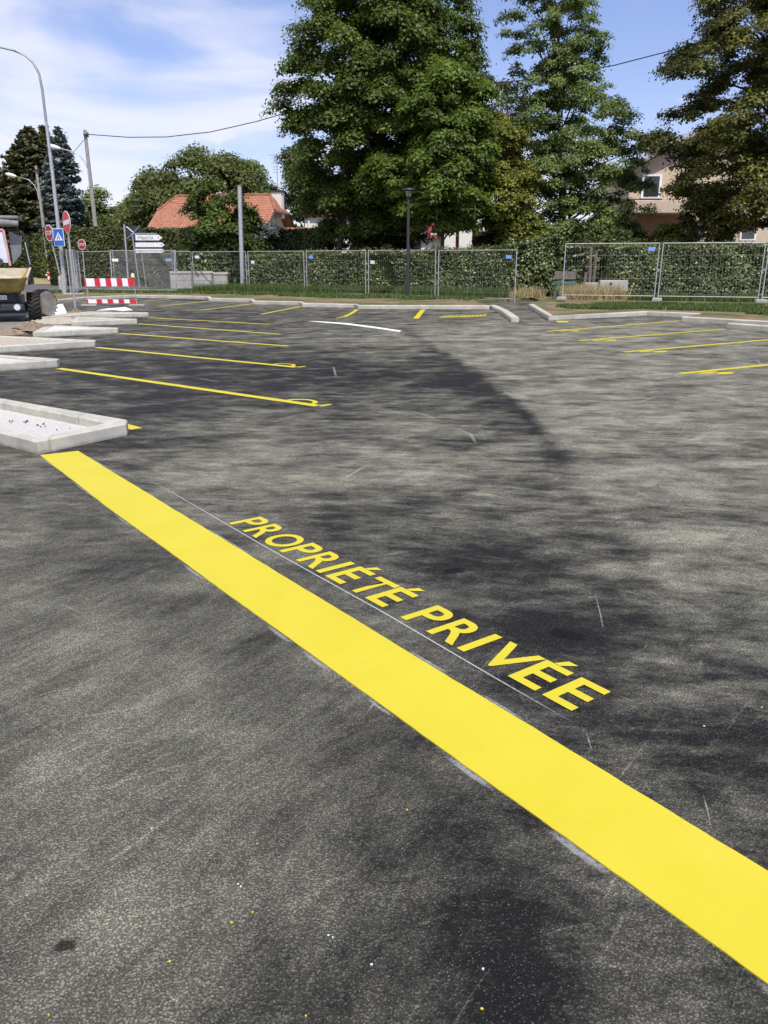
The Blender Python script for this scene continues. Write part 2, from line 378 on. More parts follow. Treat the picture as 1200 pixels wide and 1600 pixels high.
# car park asphalt: one fine grid carrying where stone dust was spread (a stain of its own shape)
gx = np.arange(-17, 17.01, 0.14); gy = np.arange(-3, 37.01, 0.14)
GX, GY = np.meshgrid(gx, gy); nx, ny = len(gx), len(gy)
verts = np.stack([GX.ravel(), GY.ravel(), np.zeros(GX.size)], 1)
idx = np.arange(nx * ny).reshape(ny, nx)
faces = np.stack([idx[:-1, :-1].ravel(), idx[:-1, 1:].ravel(), idx[1:, 1:].ravel(), idx[1:, :-1].ravel()], 1)
me = bpy.data.meshes.new('car_park_asphalt'); me.from_pydata(verts.tolist(), [], faces.tolist())
X, Y = verts[:, 0], np.maximum(verts[:, 1], 0.6)
dyy = Y; dzz = -HC
fwd = dyy * math.cos(PIT) - dzz * math.sin(PIT); up = dyy * math.sin(PIT) + dzz * math.cos(PIT)
U = PX + F * X / fwd; V = PY - F * up / fwd
dust = np.full(X.size, 0.42)
def blob(cx, cy, rx, ry, amp, ang=0.0):
    a = math.radians(ang); dx = U - cx; dy = V - cy
    p = (dx * math.cos(a) + dy * math.sin(a)) / rx; q = (-dx * math.sin(a) + dy * math.cos(a)) / ry
    global dust; dust = dust + amp * np.exp(-(p * p + q * q))
blob(180, 1350, 330, 330, 0.26); blob(60, 1000, 240, 160, 0.12, 20); blob(330, 1250, 200, 120, 0.10, -40)
blob(700, 1500, 330, 200, -0.16); blob(950, 1560, 330, 160, -0.15); blob(640, 1290, 200, 120, -0.10, 35)
blob(1100, 1150, 210, 210, -0.24); blob(120, 760, 130, 60, -0.15)
blob(200, 610, 260, 60, -0.22); blob(330, 560, 330, 40, -0.16); blob(150, 690, 120, 40, -0.1)
blob(470, 740, 260, 45, 0.34); blob(560, 660, 240, 24, 0.08); blob(700, 770, 130, 60, 0.06)
blob(690, 880, 150, 60, -0.12, 30); blob(880, 950, 160, 100, -0.16, 30); blob(400, 900, 120, 50, -0.05, 30)
blob(1000, 560, 300, 55, 0.28); blob(1080, 680, 260, 90, 0.50); blob(1080, 860, 230, 80, 0.34); blob(800, 530, 250, 30, .2); blob(1180, 1010, 110, 60, 0.16)
blob(960, 795, 60, 26, 0.18, 35)
blob(640, 592, 210, 26, -0.24); blob(740, 600, 80, 26, -0.28, 25); blob(760, 690, 80, 50, -.10); blob(880, 860, 80, 80, -.14); blob(960, 960, 90, 90, -.12, 40); blob(400, 600, 200, 30, -.08); blob(980, 700, 70, 40, .12); blob(1010, 800, 70, 24, .14, 15); blob(850, 700, 60, 60, -0.12, 50)
blob(560, 530, 330, 10, 0.12); blob(300, 500, 200, 16, -0.16); blob(520, 775, 70, 10, -0.25); blob(1080, 862, 150, 16, -0.34, 3); blob(1000, 805, 60, 20, .3, 20); blob(980, 740, 90, 16, .25, 5); blob(1100, 900, 110, 22, .22)
blob(1120, 768, 90, 10, -.2); blob(890, 605, 140, 9, -.12); blob(1000, 620, 150, 7, .16); blob(880, 985, 60, 18, -.2)
# dark tack-coat seam curving towards the camera
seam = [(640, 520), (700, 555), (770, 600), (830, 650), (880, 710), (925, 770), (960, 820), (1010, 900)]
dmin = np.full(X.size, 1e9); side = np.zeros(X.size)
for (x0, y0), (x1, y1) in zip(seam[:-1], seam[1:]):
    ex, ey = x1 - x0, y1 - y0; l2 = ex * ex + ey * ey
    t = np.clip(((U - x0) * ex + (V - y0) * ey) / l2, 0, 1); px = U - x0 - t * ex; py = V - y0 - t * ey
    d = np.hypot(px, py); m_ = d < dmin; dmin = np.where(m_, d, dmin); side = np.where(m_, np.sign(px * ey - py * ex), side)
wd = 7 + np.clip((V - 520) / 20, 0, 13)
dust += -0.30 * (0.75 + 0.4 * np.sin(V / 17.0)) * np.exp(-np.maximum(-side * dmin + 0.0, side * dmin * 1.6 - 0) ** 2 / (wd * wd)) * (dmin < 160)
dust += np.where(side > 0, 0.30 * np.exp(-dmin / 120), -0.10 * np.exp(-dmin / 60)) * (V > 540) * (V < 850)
edge = np.minimum(np.abs(Y - np.interp(X, [-10.8, -3.2, -0.9, 3.7], [35.6, 31.4, 28.4, 28.2])), 9); dust -= 0.3 * np.exp(-(edge / 0.5) ** 2) * (X < 3.7)
edge = np.abs(Y - np.interp(X, [4.5, 8, 9, 14], [22.4, 24.3, 21, 17.5])); dust -= 0.3 * np.exp(-(edge / 0.5) ** 2) * (X > 4.5)
dust = 0.60 + (dust - 0.42) * np.where(U > 700, 1.7, 1.45)
# short waves so the pattern outside the picture is not flat
dust += 0.05 * np.sin(X * 0.9 + 1.3 * np.sin(Y * 0.5)) * (np.abs(U - 600) > 650)
dust = np.clip(dust, 0, 1)
swirl = np.clip((900 - U) / 500, 0, 1) * np.clip((V - 820 + (600 - U) * 0.1) / 260, 0, 1)
for nm, arr in (('dust', dust), ('swirl', swirl)):
    a = me.attributes.new(nm, 'FLOAT', 'POINT'); a.data.foreach_set('value', arr.astype(np.float32))
me.materials.append(M['asphalt'])
o = bpy.data.objects.new('car_park_asphalt', me); COL.objects.link(o); tag(o, kind='structure')

def P(*pts, z=0.0): return [tuple(at(x, y, z)[:2]) for x, y in pts]
# dusty access road on the left, and the street beyond
sheet('road', [(-70, 4), (-7.6, 9.5), (-7.35, 14.2), (-9.45, 21.6), (-11.4, 27.6), (-13.5, 33), (-70, 33)], 0.006, M['road'])
sheet('street', [(-120, 41.5), (-17.0, 41.5), (-14.0, 43), (-14.0, 58), (-120, 60)], -0.02, M['road2'])
sheet('dry_verge', [(-140, 60.2), (-8, 58.5), (-8, 86), (-140, 90)], -0.02, M['drygrass'])

# far verge with kerb, right verge with kerb
far_k = [(40, 479), (92, 474), (135, 469), (210, 465.5), (290, 467), (322, 468), (327, 471), (390, 472.5), (395, 475.5), (467, 477), (473, 479.8), (553, 481), (560, 483), (765, 483.5)]
fk = [at(x, y) for x, y in far_k]
vz = 0.11
def strip(b, pts, wdt, z0, z1, left=True):
    """kerb of real thickness along a polyline, bevelled top edge"""
    n = len(pts); offs = []
    for i in range(n):
        d = (pts[min(i + 1, n - 1)] - pts[max(i - 1, 0)]); d.z = 0; d.normalize()
        nrm = Vector((-d.y, d.x, 0)) * (1 if left else -1); offs.append(nrm)
    for i in range(n - 1):
        a, c = pts[i], pts[i + 1]; a2, c2 = a + offs[i] * wdt, c + offs[i + 1] * wdt
        e = 0.02; ai, ci = a + offs[i] * e, c + offs[i + 1] * e
        Z = lambda p, z: (p.x, p.y, z)
        b.quad(Z(a, z0), Z(c, z0), Z(c, z1 - e), Z(a, z1 - e)); b.quad(Z(a, z1 - e), Z(c, z1 - e), Z(ci, z1), Z(ai, z1))
        b.quad(Z(ai, z1), Z(ci, z1), Z(c2, z1), Z(a2, z1)); b.quad(Z(a2, z1), Z(c2, z1), Z(c2, z0), Z(a2, z0))
        if i == 0: b.quad(Z(a, z0), Z(a, z1 - e), Z(ai, z1), Z(a2, z1), Z(a2, z0))
        if i == n - 2: b.quad(Z(c, z0), Z(c, z1 - e), Z(ci, z1), Z(c2, z1), Z(c2, z0))
b = MB(); strip(b, fk, 0.16, -0.05, 0.13, True); tag(b.build('kerb', M['kerb_far']), kind='structure')
nose = [at(765, 482), at(783, 491), at(799, 503.5)]
b = MB(); strip(b, nose, 0.20, -0.05, 0.12, True); tag(b.build('kerb', M['kerb_far']), kind='structure')
vp = [(p.x, p.y + 0.12) for p in fk]
vp = [(-60, 38.5)] + [q for q in vp if q[0] > -14.5]
sheet('verge', vp + [(3.45, 31.2), (5.6, 33.0), (4.6, 35.2), (-2, 39.0), (-12.8, 45), (-13.5, 41.3), (-16.5, 41.0), (-60, 41.0)], vz, M['verge'], thick=0.25)
K1 = [at(826, 481), at(857, 501), at(1010, 493.5), at(1092, 497)]
K2 = [at(1065, 502.5), at(1260, 514)]
K3 = [at(1136, 513.5), at(1330, 528)]
for K in (K1, K2, K3):
    b = MB(); strip(b, K, 0.17, -0.05, 0.13, True); tag(b.build('kerb', M['kerb_far']), kind='structure')
sheet('verge', [(p.x + 0.05, p.y + 0.12) for p in K1] + [(K2[0].x + .1, K2[0].y + .12), (K2[1].x, K2[1].y + .12), (30, 18), (60, 25), (60, 46), (6.5, 46), (6.1, 31.6)], vz, M['verge'], thick=0.25)
sheet('gravel_path', [(6.1, 31.9), (6.5, 46), (-14, 47), (-2, 39.3), (4.8, 35.4), (5.9, 33.2)], -0.008, M['road'])
# sandy corner with the lamp post on the left
sheet('sandy_corner', [tuple(at(x, y)[:2]) for x, y in ((60, 474), (92, 471.5), (112, 469), (100, 459), (66, 459), (50, 466))], 0.10, M['sand'], thick=0.2)

# ---------------------------------------------------------------- kerbed planter teeth on the left
def inset(poly, d):
    n = len(poly); res = []
    area = sum(poly[i][0] * poly[(i + 1) % n][1] - poly[(i + 1) % n][0] * poly[i][1] for i in range(n))
    sgn = 1 if area > 0 else -1
    for i in range(n):
        p0, p1, p2 = Vector(poly[i - 1]), Vector(poly[i]), Vector(poly[(i + 1) % n])
        d1 = (p1 - p0).normalized(); d2 = (p2 - p1).normalized()
        n1 = Vector((-d1.y, d1.x)) * sgn; n2 = Vector((-d2.y, d2.x)) * sgn
        bis = (n1 + n2); k = bis.dot(n1)
        res.append(tuple(p1 + bis * (d / max(k, 0.35))))
    return res
def tooth(poly, label, fill, h=0.115, wdt=0.11, fz=0.045, group='kerbed planter teeth'):
    cx = sum(p[0] for p in poly) / len(poly); cy = sum(p[1] for p in poly) / len(poly)
    t = thing('kerb_island', label, 'kerb island', (cx, cy, 0), 0, group)
    q = [(p[0] - cx, p[1] - cy) for p in poly]; e = 0.014
    groups = []                              # blunt tips: corners closer than 0.5 m count as one when offsetting inwards
    for i, p in enumerate(q):
        if groups and (Vector(p) - Vector(q[groups[-1][-1]])).length < 0.55: groups[-1].append(i)
        else: groups.append([i])
    if len(groups) > 3 and (Vector(q[0]) - Vector(q[-1])).length < 0.55: groups[0] = groups.pop() + groups[0]
    cen = [tuple(sum((Vector(q[i]) for i in g_), Vector((0, 0))) / len(g_)) for g_ in groups]
    def ins(d):
        r_ = inset(cen, d); out_ = [None] * len(q)
        for g_, p in zip(groups, r_):
            for i in g_: out_[i] = p
        return out_
    if len(cen) != len(q):
        new, own = [], []
        for gi, g_ in enumerate(groups):
            p = Vector(cen[gi])
            if len(g_) > 1:
                a_ = (Vector(cen[gi - 1]) - p).normalized(); b_ = (Vector(cen[(gi + 1) % len(cen)]) - p).normalized()
                new += [tuple(p + a_ * 0.12 - (a_ + b_) * 0.09), tuple(p + b_ * 0.12 - (a_ + b_) * 0.09)]; own += [gi, gi]
            else: new.append(tuple(p)); own.append(gi)
        q = new
        def ins(d): r_ = inset(cen, d); return [r_[i] for i in own]
    inn = ins(wdt); top = inset(q, e); ti = ins(wdt - e)
    b = MB(); n = len(q)
    rings = [(q, -0.05), (q, h - e), (top, h), (ti, h), (inn, h - e), (inn, -0.02)]
    for pl, z in rings: b.v += [(p[0], p[1], z) for p in pl]
    for r in range(5):
        for i in range(n):
            j = (i + 1) % n; b.f.append((r * n + i, r * n + j, (r + 1) * n + j, (r + 1) * n + i))
    b.build('kerb_ring', M['kerb'], t, bevel=0)
    f = MB(); fi = inset(cen, wdt - 0.012)
    f.prism(fi, -0.03, fz); f.build('fill', fill, t)
    return t, q
TZ = 0.115
def mp_(g, t): return [tuple(at(x, y, 0)[:2]) for x, y in g] + [tuple(at(x, y, TZ)[:2]) for x, y in t]
t1, q1 = tooth(mp_([(-200, 642), (60, 710), (194, 677)], [(190, 659), (-200, 588)]), 'largest kerbed island, nearest the camera, filled with pale gravel', M['gravel'], h=TZ, fz=0.03, wdt=0.1)
b = MB(); 
for k in range(15):
    s_ = random.uniform(0.006, 0.014); px = random.choice([random.gauss(100, 18), random.gauss(40, 26), random.gauss(30, 20)]); py = 640 + (px) * 0.17 + random.uniform(2, 10)
    p = at(px, py + 8, 0.035) - t1.location
    b.lathe([(s_ * .4, -s_ * .5), (s_, 0), (s_ * .5, s_ * .8)], (p.x, p.y, 0.036), n=6)
b.build('dark_pebbles', M['gravel_stone'], t1)['kind'] = 'stuff'
tooth(mp_([(-150, 591), (0, 580), (86, 572.5)], [(86, 561.5), (0, 554), (-150, 541)]), 'second kerbed island from the camera, cut by the left edge, pale fill', M['gravel'], fz=0.08)
tooth(mp_([(-60, 556), (0, 551.5), (145, 541.5)], [(145, 531.5), (15, 525), (-60, 523)]), 'third kerbed island from the camera, pale concrete wedge in front of the soil heap', M['sand'], fz=0.095, wdt=0.16)
tooth(mp_([(52, 527.5), (181, 520.5)], [(181, 512.5), (73, 507.5)]), 'fourth kerbed island, pale wedge with the brown soil heap at its left end', M['gravel'], fz=0.10, wdt=0.16)
tooth(mp_([(112, 510), (211, 505.5)], [(211, 498.5), (118, 495)]), 'fifth kerbed island, short wedge below the no entry sign pole', M['sand'], fz=0.10, wdt=0.15)
tooth(mp_([(66, 502), (130, 497.5), (229, 495)], [(229, 488), (140, 486.5), (100, 490)]), 'farthest kerbed island, long thin wedge behind the foot of the no entry sign', M['sand'], fz=0.10, wdt=0.15)

# soil heaps
def heap(pts_c, rx, ry, h, label, rot=0.0, m='soil', nm='soil_heap'):
    b = MB(); n, k = 22, 9; c = at(*pts_c)
    for i in range(k):
        f_ = i / (k - 1)
        for j in range(n):
            t = 2 * math.pi * j / n; rr = (1 - f_) * (1 + 0.18 * math.sin(3 * t + i) + random.uniform(-.1, .1))
            x, y = rx * rr * math.cos(t), ry * rr * math.sin(t)
            b.v.append((x, y, h * (f_ ** 0.8) * (1 + random.uniform(-.22, .22)) - 0.02 * (i == 0)))
    for i in range(k - 1):
        for j in range(n): b.f.append((i * n + j, i * n + (j + 1) % n, (i + 1) * n + (j + 1) % n, (i + 1) * n + j))
    b.f.append(tuple((k - 1) * n + j for j in range(n)))
    for _ in range(50):
        t = random.uniform(0, 6.28); rr = random.uniform(.2, 1.15); s_ = random.uniform(.015, .05)
        b.lathe([(s_ * .5, -s_ * .5), (s_, 0), (s_ * .4, s_ * .7)], (rx * rr * math.cos(t), ry * rr * math.sin(t), max(0.01, h * (1 - rr))), n=5)
    o = b.build(nm, M[m]); o.location = c; o.rotation_euler = (0, 0, rot); return tag(o, label, 'soil heap')
heap((50, 519), 0.52, 1.0, 0.22, 'heap of brown dug soil at the left end of the kerbed islands', R(-25))
heap((119, 494), 0.34, 0.6, 0.20, 'small brown soil lump round the foot of the no entry sign pole')
heap((95, 503), 0.9, 0.8, 0.12, 'flat sandy spill between the kerbed islands and the dumper', R(30), 'sand', 'sand_heap')

# ---------------------------------------------------------------- painted markings
def marking(name, polys, m, z, label, cat, group=None):
    allp = [p for pl in polys for p in pl]; c = (sum(p[0] for p in allp) / len(allp), sum(p[1] for p in allp) / len(allp), 0)
    b = MB()
    for pl in polys: b.prism(pl, z - 0.003, z)
    return tag(b.build(name, m, origin=c), label, cat, group)
# wide band: slightly wavy hand-masked edges
A0, A1 = Vector((-2.619, 6.567)), Vector((1.023, 1.704)); dr = (A1 - A0).normalized(); pn = Vector((dr.y, -dr.x))
Ls = (A1 - A0).length + 2.4; up_, lo_ = [], []
for i in range(161):
    s_ = Ls * i / 160; w_ = 0.0012 * math.sin(s_ * 5) + 0.0008 * math.sin(s_ * 23 + 1)
    up_.append(tuple(A0 + dr * s_ - pn * (w_ + random.uniform(-.0012, .0012))))
    wdt = 0.300 + 0.034 * min(1, s_ / 1.8)
    lo_.append(tuple(A0 + dr * (s_ - 0.03 * max(0, 1 - s_)) + pn * (wdt + random.uniform(-.0012, .0012) + 0.0012 * math.sin(s_ * 4))))
b = MB(); n = len(up_); z = 0.004
b.v = [(p[0], p[1], z) for p in up_] + [(p[0], p[1], z) for p in lo_] + [(p[0], p[1], -0.001) for p in up_] + [(p[0], p[1], -0.001) for p in lo_]
for i in range(n - 1):
    b.f += [(i, i + 1, n + i + 1, n + i), (i, 2 * n + i, 2 * n + i + 1, i + 1), (n + i, n + i + 1, 3 * n + i + 1, 3 * n + i)]
b.f += [(0, n, 3 * n, 2 * n), (n - 1, 3 * n - 1, 4 * n - 1, 2 * n - 1)]
tag(b.build('painted_band', M['yellow'], origin=(0, 4, 0)), 'wide solid yellow painted band crossing the asphalt diagonally below the lettering', 'road marking')

# lettering
def glyph(ch, size, off=0.0, ext=0.0):
    c = bpy.data.curves.new('g', 'FONT'); c.body = ch; c.size = size; c.offset = off; c.extrude = ext; c.resolution_u = 6
    o = bpy.data.objects.new('g', c); COL.objects.link(o)
    dg = bpy.context.evaluated_depsgraph_get(); me = bpy.data.meshes.new_from_object(o.evaluated_get(dg))
    bpy.data.objects.remove(o); bpy.data.curves.remove(c)
    return me
B0 = Vector((-0.964, 4.621)); B1 = Vector((0.677, 2.484)); bd = (B1 - B0).normalized(); bp = Vector((-bd.y, bd.x)); TL = (B1 - B0).length
lett = thing('painted_lettering', 'yellow stencilled words PROPRIÉTÉ PRIVÉE above the wide yellow band', 'road lettering', (B0.x, B0.y, 0.003), math.atan2(bd.y, bd.x))
adv = {'P': .95, 'R': 1.04, 'O': 1.24, 'I': .47, 'É': .93, 'E': .93, 'T': .90, 'V': 1.08, ' ': .52}
wid = {'P': .77, 'R': .90, 'O': 1.12, 'I': .23, 'É': .74, 'E': .74, 'T': .86, 'V': 1.06}
txt = 'PROPRIÉTÉ PRIVÉE'; tot = sum(adv[c] for c in txt[:-1]) + wid['E']; CAP = 0.222
x = 0.0; ux = TL / tot
for c in txt:
    if c != ' ':
        g = glyph(c, 1.0, 0.018); co = np.empty(len(g.vertices) * 3); g.vertices.foreach_get('co', co); co = co.reshape(-1, 3)
        g2 = glyph('E' if c == 'É' else c, 1.0, 0.018); c2 = np.empty(len(g2.vertices) * 3); g2.vertices.foreach_get('co', c2); c2 = c2.reshape(-1, 3)
        x0, x1 = co[:, 0].min(), co[:, 0].max(); y0, y1 = c2[:, 1].min(), c2[:, 1].max()
        hh = CAP
        co[:, 0] = (co[:, 0] - x0) / (x1 - x0) * wid[c] * ux; co[:, 1] = (co[:, 1] - y0) / (y1 - y0) * hh; co[:, 2] = 0
        co[:, 0] += co[:, 1] * 0.03
        g.vertices.foreach_set('co', co.ravel().astype(np.float32)); g.update(); bpy.data.meshes.remove(g2)
        g.materials.clear(); g.materials.append(M['yellow'])
        lo = bpy.data.objects.new('letter', g); COL.objects.link(lo); lo.parent = lett; lo.location = (x * ux, 0, 0.001)
    x += adv[c]

def stripe_px(a, b_, w0=0.10):
    p, q = at(*a).xy, at(*b_).xy; d = (q - p).normalized(); n = Vector((-d.y, d.x)) * w0 / 2
    return [tuple(p + n), tuple(p - n), tuple(q - n), tuple(q + n)]
def ring(c, rx, ry, ang, wdt, n=20):
    """flat ring made of quads"""
    ps = []
    ca, sa = math.cos(ang), math.sin(ang)
    def pt(t, k): x, y = (rx - k) * math.cos(t), (ry - k) * math.sin(t); return (c.x + x * ca - y * sa, c.y + x * sa + y * ca)
    for i in range(n):
        t0, t1 = math.pi * i / n, math.pi * (i + 1) / n
        ps.append([pt(t0, 0), pt(t1, 0), pt(t1, wdt), pt(t0, wdt)])
    return ps
def bay(a, b_, label, group, mark=0, tail=0.0, wdt=0.12, m='yellow_old'):
    p, q = at(*a), at(*b_); d = (q - p).normalized(); n = Vector((-d.y, d.x, 0))
    t = thing('bay_line', label, 'bay line', (p.x, p.y, 0), 0, group)
    b = MB(); L_ = (q - p).length; k = 24; w2 = wdt / 2
    for i in range(k + 1):
        c = d * (L_ * i / k)
        for s_ in (1, -1):
            e = c + n * (s_ * (w2 + random.uniform(-.004, .004))); b.v.append((e.x, e.y, 0.004))
    for i in range(k): b.f.append((2 * i, 2 * i + 1, 2 * i + 3, 2 * i + 2))
    b.build('stripe', M[m], t)
    if mark == 1:        # small loop standing on the far side of the line with a tail
        b = MB(); c = (q - p) - d * 0.34 + n * (w2 + 0.004)
        for pl in ring(Vector((c.x, c.y)), 0.22, 0.19, math.atan2(d.y, d.x), 0.058): b.quad(*[(u[0], u[1], 0.004) for u in pl])
        e0 = (q - p) + d * 0.012; e1 = e0 + (d * 0.04 + n * 0.16)
        nn = Vector((-(e1 - e0).y, (e1 - e0).x, 0)).normalized() * 0.045
        b.quad((e0 + nn).to_tuple(), (e0 - nn).to_tuple(), (e1 - nn * .6).to_tuple(), (e1 + nn * .6).to_tuple())
        for i in range(len(b.v) - 4, len(b.v)): b.v[i] = (b.v[i][0], b.v[i][1], 0.004)
        b.build('end_mark', M[m], t)
    if mark == 2:        # blob and short dash beside the near end
        b = MB()
        for (f_, s_, l_, w_) in ((0.45, -0.13, 0.20, 0.045), (0.62, -0.29, 0.16, 0.085)):
            c = d * f_ + n * s_
            b.prism([(c.x + l_ * math.cos(u) * d.x - w_ * math.sin(u) * n.x, c.y + l_ * math.cos(u) * d.y - w_ * math.sin(u) * n.y) for u in [6.2832 * j / 14 for j in range(14)]], 0.001, 0.0045)
        b.build('end_mark', M[m], t)
    return t
gl = 'yellow lines between the left parking bays'
bay((186, 663), (214, 670.5), 'short yellow stub of a bay line at the tip of the largest kerbed island', gl)
bay((92, 576), (497, 634.5), 'nearest long yellow bay line on the left, with a loop at its right end', gl, 1)
bay((150, 543), (463, 574), 'second long yellow bay line on the left, ending in a smaller loop', gl, 1)
bay((186, 521), (450, 541), 'third yellow bay line on the left, starting at the fourth kerbed island', gl)
bay((215, 506), (438, 522.5), 'fourth yellow bay line on the left, starting at the fifth kerbed island', gl)
bay((232, 496.5), (421, 507), 'farthest of the five long yellow bay lines on the left', gl)
gf = 'yellow bay lines along the far kerb'
bay((222, 471), (268, 466.8), 'short yellow bay line beside the red and white barrier', gf, m='yellow_old')
bay((248, 479), (326, 470.6), 'yellow bay line at the far kerb in front of the concrete wall blocks', gf)
bay((313, 485), (394, 474.8), 'yellow bay line at the far kerb in front of the tall bare steel post', gf)
bay((408, 491), (470, 479.2), 'yellow bay line at the far kerb left of the curved white line', gf)
t = thing('bay_line', 'curved yellow bay line at the far kerb just above the white line', 'bay line', tuple(at(540, 490)), 0, gf)
b = MB(); cp = [(525, 497.5), (539, 494.5), (549, 490), (558, 484)]; o_ = at(540, 490); pp = [at(*c) - o_ for c in cp]
for i in range(len(pp)):
    d = (pp[min(i + 1, 3)] - pp[max(i - 1, 0)]).normalized(); n_ = Vector((-d.y, d.x, 0)) * (0.06 if i else 0.02)
    b.v += [(pp[i] + n_)[:2] + (0.004,), (pp[i] - n_)[:2] + (0.004,)] if False else [((pp[i] + n_).x, (pp[i] + n_).y, 0.004), ((pp[i] - n_).x, (pp[i] - n_).y, 0.004)]
for i in range(3): b.f.append((2 * i, 2 * i + 1, 2 * i + 3, 2 * i + 2))
b.build('stripe', M['yellow_old'], t)
bay((650, 498), (661, 484), 'short thick yellow bay line at the far kerb in front of the dark park lamp', gf, wdt=0.16)
b = MB()                                             # distant stencilled word seen almost edge-on
q0, q1 = at(685, 496.5), at(757, 494); d = (q1 - q0).normalized(); n = Vector((0.25, 1, 0)); LL = (q1 - q0).length
for i in range(11):
    s_ = LL * (i + 0.08) / 11; e = LL / 11
    for (a_, b_, c_, d_) in ((.25, .70, 0.24, 0.85), (.0, 1.0, .0, .22)):
        b.prism([tuple((q0 + d * (s_ + e * u) + n * v)[:2]) for u, v in ((a_, c_), (b_, c_), (b_, d_), (a_, d_))], 0.001, 0.0045)
tag(b.build('painted_lettering', M['yellow_old'], origin=tuple(at(720, 494))), 'small distant row of yellow stencilled characters in a bay near the far kerb', 'road lettering')
gr_ = 'yellow lines between the right parking bays'
bay((855, 518), (1062, 501.5), 'farthest yellow bay line on the right, ending at the first kerb block', gr_, 2)
bay((905, 532.5), (1133, 514.5), 'second farthest yellow bay line on the right, ending at the second kerb block', gr_, 2)
bay((975, 550.5), (1225, 529), 'second nearest yellow bay line on the right, running out of the frame', gr_, 2)
bay((1062, 584), (1240, 566.5), 'nearest yellow bay line on the right with a blob beside its left end', gr_, 2)
tag(MB().prism(P((868, 501.5), (888, 501.5), (888, 503.5), (872, 504)), 0.001, 0.004).build('paint_dash', M['yellow_old'], origin=tuple(at(878, 502))), 'tiny yellow paint dash at the tip of the right kerb', 'road marking')
wl = [(480, 501.6), (505, 502.5), (545, 505.4), (585, 510.5), (627, 516.8)]; w2_ = [(624, 518.6), (583, 512.6), (543, 507.4), (505, 504.0)]
for_w = P(*wl) + P(*w2_)
tag(MB().prism(for_w, 0.001, 0.004).build('white_line', M['white_paint'], origin=tuple(at(550, 508))), 'curved tapering white painted line in the middle of the car park', 'road marking')
tag(MB().prism(P((80, 496), (76, 476), (98, 475.3), (107, 493.5)), 0.006, 0.010).build('crossing_stripe', M['white_paint'], origin=tuple(at(92, 485))), 'broad white painted stripe on the road right of the dumper wheel', 'road marking')
tag(MB().prism(P((150, 485.6), (168, 482), (196, 480), (208, 484.6), (192, 486), (178, 484.6)), 0.001, 0.005).build('painted_arrow', M['white_paint'], origin=tuple(at(180, 483))), 'white painted arrow shape on the asphalt behind the farthest kerbed island', 'road marking')

# chalk line and scuffs ------------------------------------------------------
def smear_mat(name, col, amax, scale=(70, 70, 1), thr=(0.38, 0.80)):
    g = NG(name); n = g.noise(1.0, 6, 0.75, g.mapping(scale)); f = g.attr('fade')
    a = g.math('MULTIPLY', g.rng(g.math('ADD', n, g.math('MULTIPLY', g.math('SUBTRACT', f, 0.5), 0.5)), *thr), g.rng(f, 0.02, 0.7, 0, amax))
    g.fin(col, 0.95, 0, 0.1); tr = g.N.new('ShaderNodeBsdfTransparent'); ms = g.N.new('ShaderNodeMixShader')
    g.put(ms.inputs[0], a); g.L.new(tr.outputs[0], ms.inputs[1]); g.L.new(g.b.outputs[0], ms.inputs[2]); g.L.new(ms.outputs[0], g.out.inputs[0])
    return g.m
M['chalk'] = smear_mat('chalk_dust', (0.5, 0.5, 0.5), 0.45)
M['chalkline'] = smear_mat('chalk_line', (0.55, 0.55, 0.55), 0.7, (80, 80, 1), (0.25, 0.65))
M['scuff'] = smear_mat('scuffed_dust', (0.46, 0.44, 0.39), 0.45, (45, 45, 1), (0.42, 0.80))
M['stain'] = smear_mat('oil_stain', (0.012, 0.012, 0.014), 0.6, (30, 30, 1), (0.20, 0.75))
def smears(name, items, m, z, label=None):
    """each item: list of ground points (polyline) and half width -> ribbon fading at its edges and ends"""
    v, f, fd = [], [], []
    for pts, hw in items:
        pts = [Vector(p) for p in pts]
        fine = []
        for i in range(len(pts) - 1):
            for k in range(6): fine.append(pts[i].lerp(pts[i + 1], k / 6))
        fine.append(pts[-1]); K = len(fine); base = len(v)
        for i, p in enumerate(fine):
            d = (fine[min(i + 1, K - 1)] - fine[max(i - 1, 0)]).normalized(); n_ = Vector((-d.y, d.x))
            e = math.sin(math.pi * i / (K - 1)) ** 0.5
            for s_, w_ in ((-1, 0), (-.45, .8), (0, 1), (.45, .8), (1, 0)):
                q = p + n_ * hw * s_; v.append((q.x, q.y, z)); fd.append(w_ * e)
        for i in range(K - 1):
            for j in range(4):
                a = base + i * 5 + j; f.append((a, a + 1, a + 6, a + 5))
    me = bpy.data.meshes.new(name); me.from_pydata(v, [], f); a = me.attributes.new('fade', 'FLOAT', 'POINT'); a.data.foreach_set('value', fd)
    me.materials.append(m); o = bpy.data.objects.new(name, me); COL.objects.link(o)
    return tag(o, label, None, None, 'stuff')
g2 = lambda *pts: [at(x, y).xy for x, y in pts]
smears('chalk_line', [(g2((218, 741), (300, 788), (420, 858), (600, 958), (760, 1052), (916, 1142)), 0.0056)], M['chalkline'], 0.0025, 'thin white chalk guide line drawn under the lettering')
bo = pn * 0.345
items = []
for s0, s1, hw in ((0.10, 0.5, .010), (.9, 1.6, .008), (1.9, 2.3, .007), (3.0, 3.35, .012), (3.95, 4.2, .016), (4.25, 4.5, .018), (4.72, 4.9, .012), (5.15, 5.42, .020), (5.6, 5.85, .022), (6.2, 6.6, .02)):
    wv = 0.300 + 0.034 * min(1, s0 / 1.8)
    items.append(([A0 + dr * s0 + pn * (wv + 0.012), A0 + dr * (s0 + s1) / 2 if False else A0 + dr * ((s0 + s1) / 2) + pn * (wv + 0.016), A0 + dr * s1 + pn * (wv + 0.012)], hw))
